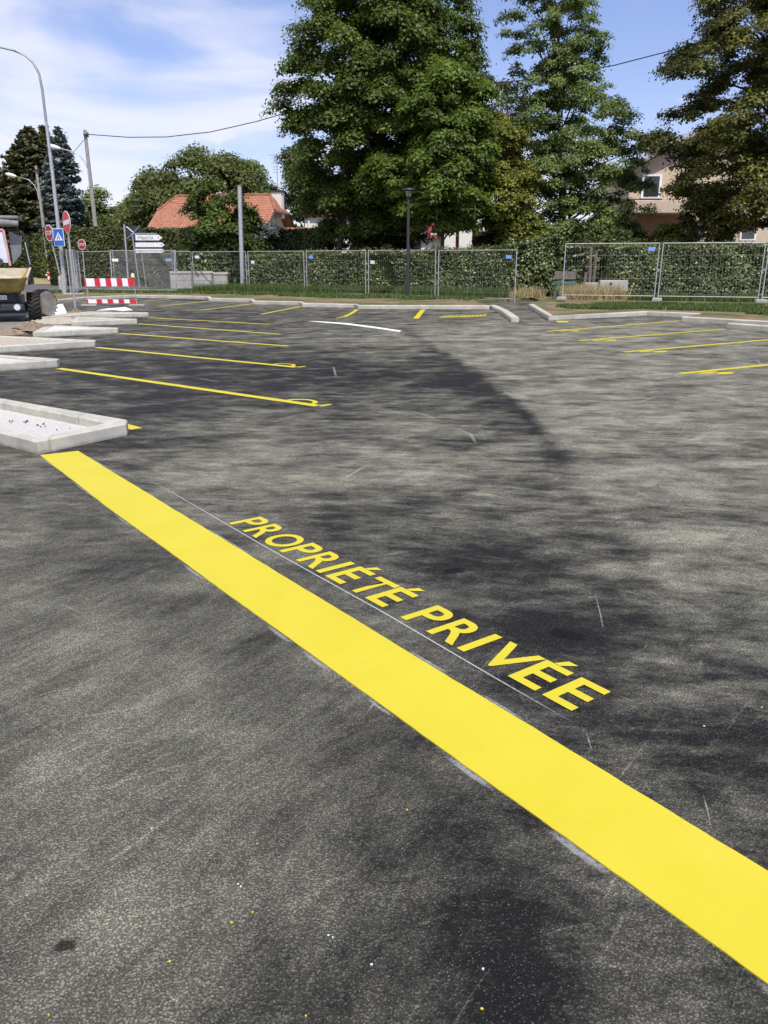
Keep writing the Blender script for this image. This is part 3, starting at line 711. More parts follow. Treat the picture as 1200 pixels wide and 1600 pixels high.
for s0, s1, hw in ((.3, 1.0, .008), (2.5, 3.2, .008), (4.5, 4.8, .014), (4.95, 5.2, .012)):
    items.append(([A0 + dr * s0 - pn * 0.010, A0 + dr * s1 - pn * 0.010], hw))
smears('chalk_dust', items, M['chalk'], 0.0022, 'powdery white chalk smudges along the edges of the yellow band')
sc_items = [(g2((636, 640), (668, 650), (690, 657)), .025), (g2((690, 655), (745, 654)), .02), (g2((705, 668), (735, 678), (746, 697)), .03), (g2((520, 760), (555, 738), (582, 722)), .02),
            (g2((1098, 1240), (1106, 1270), (1112, 1300)), .004), (g2((928, 920), (938, 960), (944, 990)), .006), (g2((520, 570), (526, 592)), .03), (g2((500, 612), (560, 618)), .03),
            (g2((915, 1142), (925, 1175)), .005), (g2((785, 610), (812, 625)), .06), (g2((790, 618), (880, 628)), .04),
            
            (g2((300, 590), (350, 598)), .03), (g2((870, 578), (905, 590)), .03), (g2((1060, 690), (1085, 688), (1118, 671)), .06), (g2((860, 640), (1000, 628), (1040, 616)), .03), (g2((995, 575), (1010, 592), (1026, 606)), .012), (g2((1180, 560), (1195, 575)), .03), (g2((570, 1120), (590, 1090)), .006)]
smears('dust_scuffs', sc_items, M['scuff'], 0.0020, 'pale dusty scratches and scuffs on the dark asphalt')
smears('oil_stains', [(g2((80, 1480), (124, 1476)), .026), (g2((688, 893), (732, 891)), .05), (g2((855, 986), (920, 998)), .06)], M['stain'], 0.0018, 'small dark oily spots on the asphalt')
v = MB(); 
for (x, y) in ((402, 1319), (395, 1426), (362, 1442), (265, 1503), (136, 1033), (303, 993), (60, 947), (30, 989), (1190, 1106), (62, 940), (478, 1588), (76, 1586), (645, 1104), (636, 1266), (753, 1577)):
    p = at(x, y); r = random.uniform(.0016, .0034); k = random.uniform(0, 3)
    v.prism([(p.x + r * (1 + .4 * math.sin(2 * u + k)) * math.cos(u), p.y + r * math.sin(u)) for u in [6.2832 * j / 8 for j in range(8)]], 0.0005, 0.003)
tag(v.build('paint_specks', M['yellow']), 'tiny yellow paint specks scattered on the asphalt', None, None, 'stuff')
v = MB()
for (x, y) in ((372, 1382), (376, 1386), (237, 1295), (513, 1462), (520, 1465), (1100, 1135), (580, 1508), (755, 1515)):
    p = at(x, y); r = random.uniform(.0018, .0042)
    v.prism([(p.x + r * random.uniform(.5, 1.2) * math.cos(u), p.y + r * random.uniform(.4, .9) * math.sin(u)) for u in [6.2832 * j / 7 for j in range(7)]], 0.0005, 0.0032)
tag(v.build('mortar_crumbs', M['tagwhite']), 'few white mortar crumbs lying on the asphalt', None, None, 'stuff')

# ---------------------------------------------------------------- foliage
def smear_normals(n): return n / np.maximum(np.linalg.norm(n, axis=1, keepdims=True), 1e-6)
def leaves(name, C, Nn, size, tint, m, parent=None, elong=1.0, kind=None, fold=0.0):
    n = len(C); Nn = smear_normals(Nn)
    a = rng.normal(size=(n, 3)); t = smear_normals(np.cross(Nn, a)); bvec = np.cross(Nn, t)
    s = (size * rng.uniform(0.65, 1.3, n))[:, None]
    L_ = s * elong
    v = np.empty((n, 4, 3))
    v[:, 0] = C - t * L_ * 0.5; v[:, 1] = C + bvec * s * 0.36 + t * L_ * rng.uniform(-.08, .12, (n, 1)); v[:, 2] = C + t * L_ * 0.55 - Nn * s * 0.12; v[:, 3] = C - bvec * s * 0.36 + t * L_ * rng.uniform(-.08, .12, (n, 1))
    me = bpy.data.meshes.new(name)
    me.vertices.add(n * 4); me.vertices.foreach_set('co', v.reshape(-1).astype(np.float32))
    me.loops.add(n * 4); me.loops.foreach_set('vertex_index', np.arange(n * 4, dtype=np.int32))
    me.polygons.add(n); me.polygons.foreach_set('loop_start', np.arange(0, n * 4, 4, dtype=np.int32)); me.polygons.foreach_set('loop_total', np.full(n, 4, dtype=np.int32))
    me.update(calc_edges=True)
    at_ = me.attributes.new('tint', 'FLOAT', 'FACE'); at_.data.foreach_set('value', np.clip(tint, 0, 1).astype(np.float32))
    me.materials.append(m)
    o = bpy.data.objects.new(name, me); COL.objects.link(o)
    if parent is not None: o.parent = parent
    if kind: o['kind'] = kind
    return o

def profile_fn(prof, D):
    """prof: list of (row, left px, right px) -> z, centre x, radius arrays"""
    z = np.array([zrow(r, D) for r, a, b in prof]); xc = np.array([(xcol(a, r, D) + xcol(b, r, D)) / 2 for r, a, b in prof])
    rr = np.array([(xcol(b, r, D) - xcol(a, r, D)) / 2 for r, a, b in prof]); i = np.argsort(z)
    return z[i], xc[i], rr[i]
def tree(name, label, cat, D, prof, m, clumps=200, per=250, cr=0.7, leaf=0.16, trunk_px=None, tr=0.18, depth=1.0, group=None, inner=0.35, lump=0.18, gap=0.0, flat=0.75, limbs=22, base_z=0.0, elong=1.0, tb=0.5):
    z, xc, rr = profile_fn(prof, D)
    bx = xcol(trunk_px, 400, D) if trunk_px else xc[0]
    root = thing(name, label, cat, (bx, D, base_z), 0, group)
    zs = np.linspace(z[0], z[-1], 200); rs = np.interp(zs, z, rr); wgt = rs ** 1.6 + 0.02; cdf = np.cumsum(wgt); cdf /= cdf[-1]
    zc = np.interp(rng.random(clumps), cdf, zs)
    ang = rng.uniform(0, 2 * np.pi, clumps)
    ph = rng.uniform(0, 6.28, 6)
    lum = 1 - lump * .55 + lump * (np.sin(3 * ang + ph[0] + zc * 0.9) * .45 + np.sin(5 * ang + ph[1] - zc * 1.7) * .35 + np.sin(2 * ang + zc * 2.6 + ph[2]) * .5)
    u = rng.random(clumps); frac = np.where(u < inner, rng.uniform(0.1, 0.7, clumps), rng.uniform(0.78, 1.0, clumps))
    r_ = np.maximum(np.interp(zc, z, rr) * lum - cr * 0.12, 0.05) * frac
    cx = np.interp(zc, z, xc) + r_ * np.cos(ang) - bx; cy = r_ * np.sin(ang) * depth; cz = zc - base_z
    cr_i = cr * rng.uniform(0.55, 1.35, clumps)
    per_i = np.maximum((per * (cr_i / cr) ** 2).astype(int), 20)
    ci = np.repeat(np.arange(clumps), per_i); n = len(ci)
    dirs = smear_normals(rng.normal(size=(n, 3))); rad = rng.random(n) ** 0.42
    # sprays droop a little at their outside, leaves gather in the upper shell
    dirs[:, 2] = np.where(dirs[:, 2] < -0.35, -dirs[:, 2] * 0.6, dirs[:, 2])
    off = dirs * (rad * cr_i[ci])[:, None]; off[:, 2] *= flat
    outw = np.stack([np.cos(ang[ci]), np.sin(ang[ci]) * depth, np.full(n, 0.0)], 1)
    off += outw * (rng.random(n) ** 2 * 0.5 * cr_i[ci])[:, None]; off[:, 2] -= (np.einsum('ij,ij->i', off, outw).clip(0) ** 2) * 0.22 / cr
    C = np.stack([cx[ci], cy[ci], cz[ci]], 1) + off + rng.normal(scale=leaf * 0.3, size=(n, 3))
    Nn = dirs * 0.75 + np.array([0, 0, 0.75]) + outw * 0.30 + rng.normal(scale=0.42, size=(n, 3))
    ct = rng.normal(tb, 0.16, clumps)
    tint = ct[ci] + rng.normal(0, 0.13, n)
    leaves('crown', C, Nn, leaf, tint, m, root, elong)
    b = MB(); top = z[-1] - base_z; zt = z[0] - base_z
    H_ = top * 0.86; tx = float(np.interp(H_ + base_z, z, xc) - bx)
    pts = [(0, 0, -0.05), (0.03, 0, zt * .5), (tx * .15, 0.05, zt), (tx * .5, 0, zt + (H_ - zt) * .5), (tx, 0, H_)]
    b.tube(pts, [tr * 1.35, tr, tr * .88, tr * .5, tr * .12], 9)
    sel = rng.choice(clumps, min(limbs, clumps), replace=False)
    for i in sel:
        zz = float(np.clip(cz[i] * 0.72 - 0.1 * r_[i], zt * 0.8, H_)); f_ = (zz - zt) / max(H_ - zt, .1); x0 = tx * max(f_, 0)
        e = Vector((float(cx[i]), float(cy[i]), float(cz[i]))); s_ = Vector((x0, 0, zz)); mid = s_.lerp(e, .5) + Vector((0, 0, 0.12 * (e - s_).length))
        r0 = tr * (0.42 - 0.25 * max(0, min(1, f_)))
        b.tube([s_, mid, e], [r0, r0 * .6, r0 * .2], 5)
    b.build('trunk', M['bark'], root, smooth=True)
    return root

def conifer(name, label, D, prof, m, levels, per_level, leaf, elong, tr=0.16, group=None, droop=0.25, base_z=0.0, sprays=34, trunk_px=None, tb=.5):
    z, xc, rr = profile_fn(prof, D); bx = xcol(trunk_px, 380, D) if trunk_px else xc[0]
    root = thing(name, label, 'tree', (bx, D, base_z), 0, group); Cs, Ns, T = [], [], []
    b = MB(); top = z[-1] - base_z
    b.tube([(0, 0, -.05), (0, 0, top * .5), (float(xc[-1] - bx), 0, top - 0.05)], [tr, tr * .6, tr * .1], 8)
    for k in range(levels):
        zl = z[0] + (z[-1] - z[0]) * ((k + .5) / levels) ** 0.92; R_ = float(np.interp(zl, z, rr)); x0 = float(np.interp(zl, z, xc)) - bx
        for j in range(per_level if R_ > 0.6 else max(4, per_level // 2)):
            a = random.uniform(0, 6.283); Lb = R_ * random.uniform(.72, 1.12); dz = Lb * droop
            d = np.array([math.cos(a), math.sin(a), 0]); st = np.array([x0, 0, zl - base_z + random.uniform(-.2, .2)])
            nn = int(sprays * (0.4 + Lb)); s_ = rng.random(nn) ** 0.7
            p = st + d * (s_ * Lb)[:, None]; p[:, 2] += -dz * s_ + dz * 0.9 * s_ ** 3
            side = np.array([-d[1], d[0], 0]); wv = (0.10 + 0.28 * (1 - s_) * Lb * 0.5 + 0.08)
            p = p + side * (rng.normal(size=nn) * wv)[:, None]; p[:, 2] += rng.normal(scale=.06 * max(1, R_ * .4), size=nn) - np.abs(rng.normal(size=nn)) * .05
            Cs.append(p); Ns.append(np.array([0, 0, 1.0]) + d * 0.35 + rng.normal(scale=.42, size=(nn, 3))); T.append(np.clip(rng.normal(tb, .12) + 0.30 * (s_ - 0.5) + rng.normal(0, .12, nn), 0, 1))
            if j % 2 == 0: b.tube([tuple(map(float, st)), tuple(map(float, st + d * Lb * .5 - np.array([0, 0, dz * .4]))), tuple(map(float, st + d * Lb * .9 - np.array([0, 0, dz * .3])))], [tr * .16, tr * .1, tr * .03], 4)
    leaves('crown', np.concatenate(Cs), np.concatenate(Ns), leaf, np.concatenate(T), m, root, elong)
    b.build('trunk', M['bark'], root, smooth=True)
    return root

def hedge(label, a, b_, depth, h, m, leaf=0.09, dens=330, name='hedge', group=None, z0=0.05, wob=0.09, top_rough=0.07, cat='hedge', tb=.5):
    """box hedge from ground point a to b_, growing away from the camera by depth"""
    a, b_ = Vector((a[0], a[1])), Vector((b_[0], b_[1])); d = (b_ - a); L_ = d.length; d.normalize(); n = Vector((-d.y, d.x))
    root = thing(name, label, cat, (a.x, a.y, z0), math.atan2(d.y, d.x), group)
    hs = h if isinstance(h, (list, tuple)) else (h, h)
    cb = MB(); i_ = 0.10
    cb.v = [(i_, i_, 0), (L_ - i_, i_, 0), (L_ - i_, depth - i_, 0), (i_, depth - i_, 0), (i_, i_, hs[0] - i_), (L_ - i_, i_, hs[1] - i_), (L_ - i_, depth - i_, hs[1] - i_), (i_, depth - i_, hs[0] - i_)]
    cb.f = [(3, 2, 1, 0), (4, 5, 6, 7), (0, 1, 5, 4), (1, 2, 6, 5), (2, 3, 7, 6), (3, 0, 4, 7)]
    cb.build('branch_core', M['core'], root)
    hm = (hs[0] + hs[1]) / 2
    parts_ = []
    def face(nu, area, fn, nrm):
        k = int(area * dens); u = rng.random(k); v = rng.random(k); C = fn(u, v)
        ind = np.abs(rng.normal(size=k)) * wob + 0.13 * (np.sin(u * L_ * 2.1 + v * 3) * .3 + np.sin(u * L_ * 0.73 + 2) * .35 + .3 * np.sin(u * L_ * 4.3 + 5 * v))
        C = C - np.array(nrm) * ind[:, None]
        parts_.append((C, np.array(nrm) * 0.8 + np.array([0, 0, .45]) + rng.normal(scale=.5, size=(k, 3))))
    H_ = lambda u: hs[0] + (hs[1] - hs[0]) * u
    face(0, L_ * hm, lambda u, v: np.stack([u * L_, np.zeros_like(u), v * H_(u)], 1), (0, -1, 0))
    face(0, L_ * hm * .5, lambda u, v: np.stack([u * L_, np.full_like(u, depth), v * H_(u)], 1), (0, 1, 0))
    face(0, depth * hm, lambda u, v: np.stack([np.zeros_like(u), u * depth, v * hs[0]], 1), (-1, 0, 0))
    face(0, depth * hm, lambda u, v: np.stack([np.full_like(u, L_), u * depth, v * hs[1]], 1), (1, 0, 0))
    face(0, L_ * depth, lambda u, v: np.stack([u * L_, v * depth, H_(u) + top_rough * rng.normal(size=len(u))], 1), (0, 0, 1))
    C = np.concatenate([p[0] for p in parts_]); Nn = np.concatenate([p[1] for p in parts_]); k = len(C)
    t_ = rng.normal(tb, .22, k) + 0.12 * np.sin(C[:, 0] * 1.7 + 1.2 * np.sin(C[:, 2] * 3))
    leaves('foliage', C, Nn, leaf, t_, m, root, 1.35)
    return root

FM = dict(
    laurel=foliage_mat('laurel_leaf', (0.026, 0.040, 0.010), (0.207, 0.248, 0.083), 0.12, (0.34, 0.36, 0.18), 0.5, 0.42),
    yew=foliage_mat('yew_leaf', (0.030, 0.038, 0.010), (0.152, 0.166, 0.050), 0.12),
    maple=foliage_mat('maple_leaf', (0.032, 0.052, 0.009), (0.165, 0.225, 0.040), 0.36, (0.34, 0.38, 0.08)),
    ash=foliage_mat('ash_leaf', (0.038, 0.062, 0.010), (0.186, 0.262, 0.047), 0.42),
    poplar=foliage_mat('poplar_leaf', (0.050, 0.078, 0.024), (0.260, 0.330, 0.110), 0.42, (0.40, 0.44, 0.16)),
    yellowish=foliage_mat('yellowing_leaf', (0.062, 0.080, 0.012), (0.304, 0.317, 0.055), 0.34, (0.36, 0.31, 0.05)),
    lime=foliage_mat('lime_leaf', (0.036, 0.046, 0.012), (0.245, 0.245, 0.058), 0.32, (0.56, 0.50, 0.18)),  # last colour paints sunlit yellowish tips into the lightest leaves
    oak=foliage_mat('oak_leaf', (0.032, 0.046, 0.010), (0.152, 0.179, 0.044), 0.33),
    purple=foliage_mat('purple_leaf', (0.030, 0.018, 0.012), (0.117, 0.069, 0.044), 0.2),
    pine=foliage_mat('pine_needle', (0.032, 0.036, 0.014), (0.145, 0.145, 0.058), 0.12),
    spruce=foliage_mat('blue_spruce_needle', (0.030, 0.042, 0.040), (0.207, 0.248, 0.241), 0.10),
    grass=foliage_mat('grass_blade', (0.045, 0.085, 0.022), (0.155, 0.210, 0.060), 0.3),
    straw=foliage_mat('dry_straw', (0.30, 0.24, 0.13), (0.62, 0.51, 0.30), 0.3),
)
# hedges ---------------------------------------------------------------
hedge('dense clipped laurel hedge along the middle run of mesh fencing behind the dark park lamp', (-7.5, 41.3), (5.35, 35.0), 1.3, (1.72, 1.98), FM['laurel'], 0.088, 600, z0=0.08)
hedge('dense clipped laurel hedge behind the fence panels on the right', (8.95, 33.0), (22, 29.6), 1.4, (2.02, 2.0), FM['laurel'], 0.092, 600, z0=0.1)
hedge('taller loose leafy hedge beside the gap where the path leaves', (4.95, 35.35), (7.4, 34.6), 1.2, (2.2, 2.6), FM['laurel'], 0.11, 380, z0=0.0, wob=.14, top_rough=.18)
hedge('thin leafy hedge behind the timber posts and dry grass', (7.2, 35.2), (10.4, 34.0), 0.9, (2.15, 2.25), FM['laurel'], 0.11, 240, z0=0.0, wob=.2, top_rough=.15)
hedge('small laurel hedge piece between the tilted fence panel and the tall steel post', (-10.9, 43.4), (-8.2, 42.6), 1.0, (1.9, 1.85), FM['laurel'], 0.11, 300, z0=0.08, wob=.12)
hedge('tall evenly trimmed yew hedge below the red roofed house', (-22.5, 55.0), (-3.4, 48.5), 1.6, (3.65, 3.35), FM['yew'], 0.13, 260, z0=0.0, top_rough=.04)
hedge('long flat topped conifer hedge behind the striped barrier, hiding the foot of a pole', (-23.2, 61.5), (-11.0, 57.5), 1.6, (3.3, 3.15), FM['yew'], 0.14, 230, z0=0.0, top_rough=.04, tb=.6)
hedge('dark hedge farther back behind the small hydrant and street signs', (-33.5, 79.0), (-16.5, 70.0), 2.0, (4.0, 3.9), FM['yew'], 0.17, 150, z0=0.0, top_rough=.04, tb=.55)
hedge('low loose hedge under the dark conifers at the far left', (-50, 84), (-33.8, 82), 2.5, (3.2, 3.6), FM['oak'], 0.22, 90, z0=0.0, wob=.3, top_rough=.4)

# trees ----------------------------------------------------------------
tree('maple_tree', 'very large dark green maple rising out of the frame above the hedge in the centre', 'tree', 43,
     [(-190, 520, 640), (-110, 500, 690), (-40, 488, 715), (10, 480, 735), (60, 455, 748), (120, 440, 760), (180, 440, 755), (240, 452, 745), (290, 462, 720), (335, 478, 680), (362, 505, 640)],
     FM['maple'], 800, 380, 0.70, 0.145, 525, 0.17, 0.9, limbs=30, lump=.035, base_z=0, tb=.5)
tree('ash_tree', 'fine leaved green ash tree overlapping the right side of the huge maple', 'tree', 38.5,
     [(110, 690, 735), (140, 655, 755), (180, 628, 772), (220, 640, 778), (260, 590, 770), (300, 600, 765), (335, 628, 762), (358, 655, 745)],
     FM['ash'], 300, 300, 0.58, 0.12, 690, 0.10, 0.9, limbs=24, elong=1.7, lump=.2, tb=.55)
tree('poplar_tree', 'tall loose green tree with a ragged narrow top right of the huge maple', 'tree', 41,
     [(-70, 838, 900), (-10, 800, 930), (40, 778, 942), (80, 790, 942), (120, 796, 940), (150, 792, 972), (190, 788, 1000), (230, 795, 1012), (280, 795, 1022), (330, 790, 1015), (370, 800, 985), (392, 830, 960)],
     FM['poplar'], 560, 230, 0.46, 0.115, 885, 0.16, 0.9, limbs=60, inner=.45, lump=.08, tb=.6)
tree('yellowing_tree', 'yellow green tree between the huge maple and the tall ragged tree', 'tree', 39.2,
     [(165, 768, 792), (200, 752, 812), (240, 750, 825), (290, 745, 840), (335, 755, 835), (372, 775, 825)], FM['yellowish'], 95, 240, 0.5, 0.13, 800, 0.10, limbs=24, lump=.25, tb=.55)
tree('pine_tree', 'thin grey green tree showing bare twigs behind the yellow green tree', 'tree', 52,
     [(130, 775, 812), (170, 765, 830), (230, 755, 835), (300, 760, 840), (350, 770, 830)], FM['pine'], 90, 180, 0.7, 0.15, 800, 0.14, limbs=30, lump=.25)
tree('lime_tree', 'big lime tree with sunlit yellow tips painted into its leaves filling the upper right corner', 'tree', 37,
     [(-200, 1100, 1330), (-100, 1085, 1370), (-20, 1090, 1390), (20, 1082, 1400), (60, 1052, 1410), (120, 1048, 1420), (150, 1072, 1425), (180, 1030, 1430), (215, 1018, 1430), (250, 1036, 1420), (300, 1046, 1400), (335, 1070, 1380), (358, 1120, 1340)],
     FM['lime'], 680, 340, 0.66, 0.13, 1255, 0.24, 0.9, limbs=34, lump=.14, flat=.6, tb=.5)
tree('broadleaf_tree', 'broad rounded dark green tree behind the red roofed house', 'tree', 76,
     [(232, 318, 330), (250, 275, 368), (275, 245, 388), (300, 212, 400), (325, 190, 412), (355, 178, 420), (378, 185, 415)], FM['oak'], 300, 240, 1.15, 0.27, 300, 0.3, limbs=16, lump=.10, tb=.62)
tree('broadleaf_tree', 'olive green tree standing between the round tree and the house chimney', 'tree', 80,
     [(250, 372, 392), (275, 350, 420), (305, 350, 440), (350, 360, 445)], FM['poplar'], 90, 200, 1.0, 0.25, 400, 0.2, limbs=10, tb=.4)
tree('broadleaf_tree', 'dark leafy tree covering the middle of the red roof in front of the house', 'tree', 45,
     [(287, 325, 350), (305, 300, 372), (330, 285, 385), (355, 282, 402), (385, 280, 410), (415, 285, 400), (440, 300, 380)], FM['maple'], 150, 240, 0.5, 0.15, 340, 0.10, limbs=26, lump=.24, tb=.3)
tree('broadleaf_tree', 'dark green tree at the left foot of the round tree beside the trimmed hedge', 'tree', 84,
     [(300, 205, 225), (325, 175, 240), (350, 160, 250), (378, 158, 250)], FM['oak'], 90, 200, 1.1, 0.27, 205, 0.2, limbs=8, tb=.4)
tree('broadleaf_tree', 'thin pale tree between the blue spruce and the utility pole', 'tree', 88,
     [(297, 140, 158), (315, 125, 166), (345, 118, 170), (376, 120, 172)], FM['poplar'], 70, 160, 1.0, 0.26, 146, 0.2, limbs=12, lump=.3)
tree('broadleaf_tree', 'dark green tree right of the house chimney behind the cream wall', 'tree', 78,
     [(232, 436, 470), (270, 430, 500), (310, 440, 520), (350, 460, 520)], FM['oak'], 110, 200, 0.85, 0.2, 480, 0.15, limbs=10, tb=.35)
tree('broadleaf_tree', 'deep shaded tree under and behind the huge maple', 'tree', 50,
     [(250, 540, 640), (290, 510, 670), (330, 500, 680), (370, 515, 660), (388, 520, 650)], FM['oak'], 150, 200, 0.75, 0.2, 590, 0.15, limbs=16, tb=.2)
tree('purple_shrub', 'dark purple leaved shrub right of the red and white marker post', 'shrub', 40.5,
     [(332, 770, 800), (350, 748, 815), (375, 742, 820), (394, 750, 815)], FM['purple'], 60, 200, 0.42, 0.10, 780, 0.05, limbs=12)
tree('leafy_shrub', 'bright green shrub between the purple shrub and the tall hedge', 'shrub', 39,
     [(335, 812, 838), (355, 800, 850), (378, 798, 860), (398, 808, 850)], FM['yellowish'], 50, 200, 0.4, 0.12, 828, 0.05, limbs=10)
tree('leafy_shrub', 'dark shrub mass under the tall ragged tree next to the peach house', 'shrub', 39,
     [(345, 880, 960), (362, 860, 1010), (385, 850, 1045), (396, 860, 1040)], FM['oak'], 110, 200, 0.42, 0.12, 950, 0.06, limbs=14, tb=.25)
tree('leafy_shrub', 'yellow green shrub in front of the peach house balcony', 'shrub', 38,
     [(352, 1035, 1062), (368, 1025, 1080), (388, 1025, 1085)], FM['yellowish'], 34, 180, 0.34, 0.11, 1050, 0.05, limbs=8, tb=.35)
tree('young_tree', 'slender young tree with open crown in front of the peach house', 'tree', 37,
     [(326, 1105, 1118), (340, 1092, 1138), (362, 1090, 1152), (382, 1095, 1145)], FM['lime'], 44, 120, 0.32, 0.12, 1118, 0.04, limbs=14, lump=.3)
tree('leafy_shrub', 'slim shrub with pale stems beside the yellow green shrub at the peach house', 'shrub', 37.4,
     [(338, 1068, 1078), (355, 1060, 1090), (380, 1058, 1092)], FM['oak'], 24, 120, 0.3, 0.11, 1075, 0.04, limbs=8)
tree('leafy_shrub', 'small round grey green shrub below the gable of the red roofed house', 'shrub', 50,
     [(347, 395, 425), (358, 385, 435), (372, 382, 438)], FM['spruce'], 34, 180, 0.45, 0.12, 410, 0.05, limbs=8, tb=.35)
conifer('spruce_tree', 'blue grey spruce with layered drooping branches left of the utility pole', 80,
        [(199, 89, 92), (225, 78, 106), (255, 70, 118), (285, 66, 124), (320, 62, 130), (350, 60, 128), (385, 62, 122)], FM['spruce'], 34, 13, 0.30, 1.5, 0.25, trunk_px=92, tb=.5)
conifer('pine_tree', 'dark olive pine tree at the far left behind the street lamps', 86,
        [(198, 40, 48), (220, 22, 66), (250, 6, 76), (285, 0, 84), (330, -8, 88), (395, -10, 90)], FM['pine'], 30, 15, 0.36, 1.5, 0.3, trunk_px=42, tb=.4)
conifer('pine_tree', 'pine tree just behind the tall lamp post, its top beside the blue spruce', 92,
        [(196, 64, 70), (215, 56, 82), (245, 50, 92), (300, 45, 95), (380, 45, 98)], FM['pine'], 26, 13, 0.36, 1.5, 0.3, trunk_px=68, tb=.5)
conifer('pine_tree', 'dark pine tree cut by the left edge of the picture', 88,
        [(262, -10, 4), (280, -22, 16), (310, -35, 26), (350, -45, 34), (400, -45, 36)], FM['pine'], 22, 14, 0.36, 1.5, 0.3, trunk_px=-5, tb=.45)
tree('leafy_shrub', 'bright green upright bush by the orange sign at the street corner', 'shrub', 72,
     [(392, 80, 100), (405, 76, 108), (425, 75, 110), (433, 78, 108)], FM['ash'], 34, 160, 0.5, 0.18, 92, 0.06, limbs=6, tb=.45)

# distant tree belt closing the horizon
def belt():
    C = []; T = []
    for k in range(170):
        x = -190 + 420 * k / 170 + random.uniform(-2, 2); y = 125 + random.uniform(-8, 14); r = random.uniform(3, 5.5); h = random.uniform(4, 7.5)
        n = 420; d = smear_normals(rng.normal(size=(n, 3))); C.append(np.stack([x + d[:, 0] * r, y + d[:, 1] * r, np.abs(d[:, 2]) * h], 1)); T.append(np.clip(rng.normal(.4, .15) + rng.normal(0, .15, n), 0, 1))
    C = np.concatenate(C)
    o = leaves('distant_woods', C, rng.normal(size=C.shape) + np.array([0, -.4, .8]), 0.9, np.concatenate(T), FM['oak'])
    tag(o, 'dark line of distant woods behind the houses', None, None, 'stuff')
belt()

# grass on the verges: stuff
def grass(name, label, regions, m, h=0.11, wdt=0.02):
    Cs, Hs = [], []
    for (poly, n, hh) in regions:
        poly = [Vector(p) for p in poly]
        xs = [p.x for p in poly]; ys = [p.y for p in poly]; c = 0
        def inside(x, y):
            r_ = False; j = len(poly) - 1
            for i in range(len(poly)):
                if (poly[i].y > y) != (poly[j].y > y) and x < (poly[j].x - poly[i].x) * (y - poly[i].y) / (poly[j].y - poly[i].y) + poly[i].x: r_ = not r_
                j = i
            return r_
        while c < n:
            x, y = random.uniform(min(xs), max(xs)), random.uniform(min(ys), max(ys))
            if not inside(x, y): continue
            c += 1
            if math.sin(x * 1.9 + 2 * math.sin(y * 1.3)) + math.sin(y * 2.3 + x * .6) < -0.55 and hh < 0.3: continue
            for _ in range(3):
                Cs.append((x + random.gauss(0, .05), y + random.gauss(0, .05), vz)); Hs.append(hh * random.uniform(.4, 1.35))
    n = len(Cs); C = np.array(Cs); Hh = np.array(Hs)[:, None]; a = rng.uniform(0, 6.28, n)
    s = np.stack([np.cos(a), np.sin(a), np.zeros(n)], 1) * wdt; tip = C + rng.normal(scale=.35, size=(n, 3)) * Hh * np.array([1, 1, 0]) + np.array([0, 0, 1]) * Hh
    v = np.stack([C - s, C + s, tip], 1)
    me = bpy.data.meshes.new(name); me.vertices.add(n * 3); me.vertices.foreach_set('co', v.reshape(-1).astype(np.float32))
    me.loops.add(n * 3); me.loops.foreach_set('vertex_index', np.arange(n * 3, dtype=np.int32)); me.polygons.add(n)
    me.polygons.foreach_set('loop_start', np.arange(0, n * 3, 3, dtype=np.int32)); me.polygons.foreach_set('loop_total', np.full(n, 3, dtype=np.int32)); me.update(calc_edges=True)
    t = me.attributes.new('tint', 'FLOAT', 'FACE'); t.data.foreach_set('value', np.clip(rng.normal(.5, .25, n), 0, 1).astype(np.float32)); me.materials.append(m)
    o = bpy.data.objects.new(name, me); COL.objects.link(o); return tag(o, label, None, None, 'stuff')
grass('grass', 'green grass growing on the verge along the far kerb and fence', [
    ([(-16, 38.9), (-9.5, 37.9), (-5, 35.4), (-3.3, 34.2), (0, 31.8), (3.2, 30.9), (4.6, 33.6), (4.4, 34.6), (-2, 38.4), (-12, 42.5), (-16, 41)], 9000, .13),
    ([(-9.5, 39.2), (-3.8, 37.3), (0.4, 35.6), (4.8, 32.9), (5.2, 34.4), (-7.5, 40.6)], 5200, .36)], FM['grass'])
grass('grass', 'green grass growing on the verge in front of the right hedge', [
    ([tuple(at(x, y, .11).xy) for x, y in ((884, 476), (1030, 476), (1200, 479), (1400, 484), (1400, 500), (1200, 493), (1100, 486.5), (1030, 484.5), (950, 484), (895, 483), (872, 480))], 15000, .11),
    ([(9.4, 31.2), (20, 27.6), (20.5, 29.2), (9.5, 32.6)], 3600, .26)], FM['grass'])
grass('dry_grass', 'tall straw coloured dry grass by the timber posts near the path', [
    ([(6.9, 31.7), (8.7, 31.6), (9.6, 32.3), (9.1, 33.2), (7.1, 33.8)], 1100, .50), ([(5.4, 33.3), (6.6, 33.4), (6.5, 34.3), (5.3, 34.6)], 160, .4)], FM['straw'])

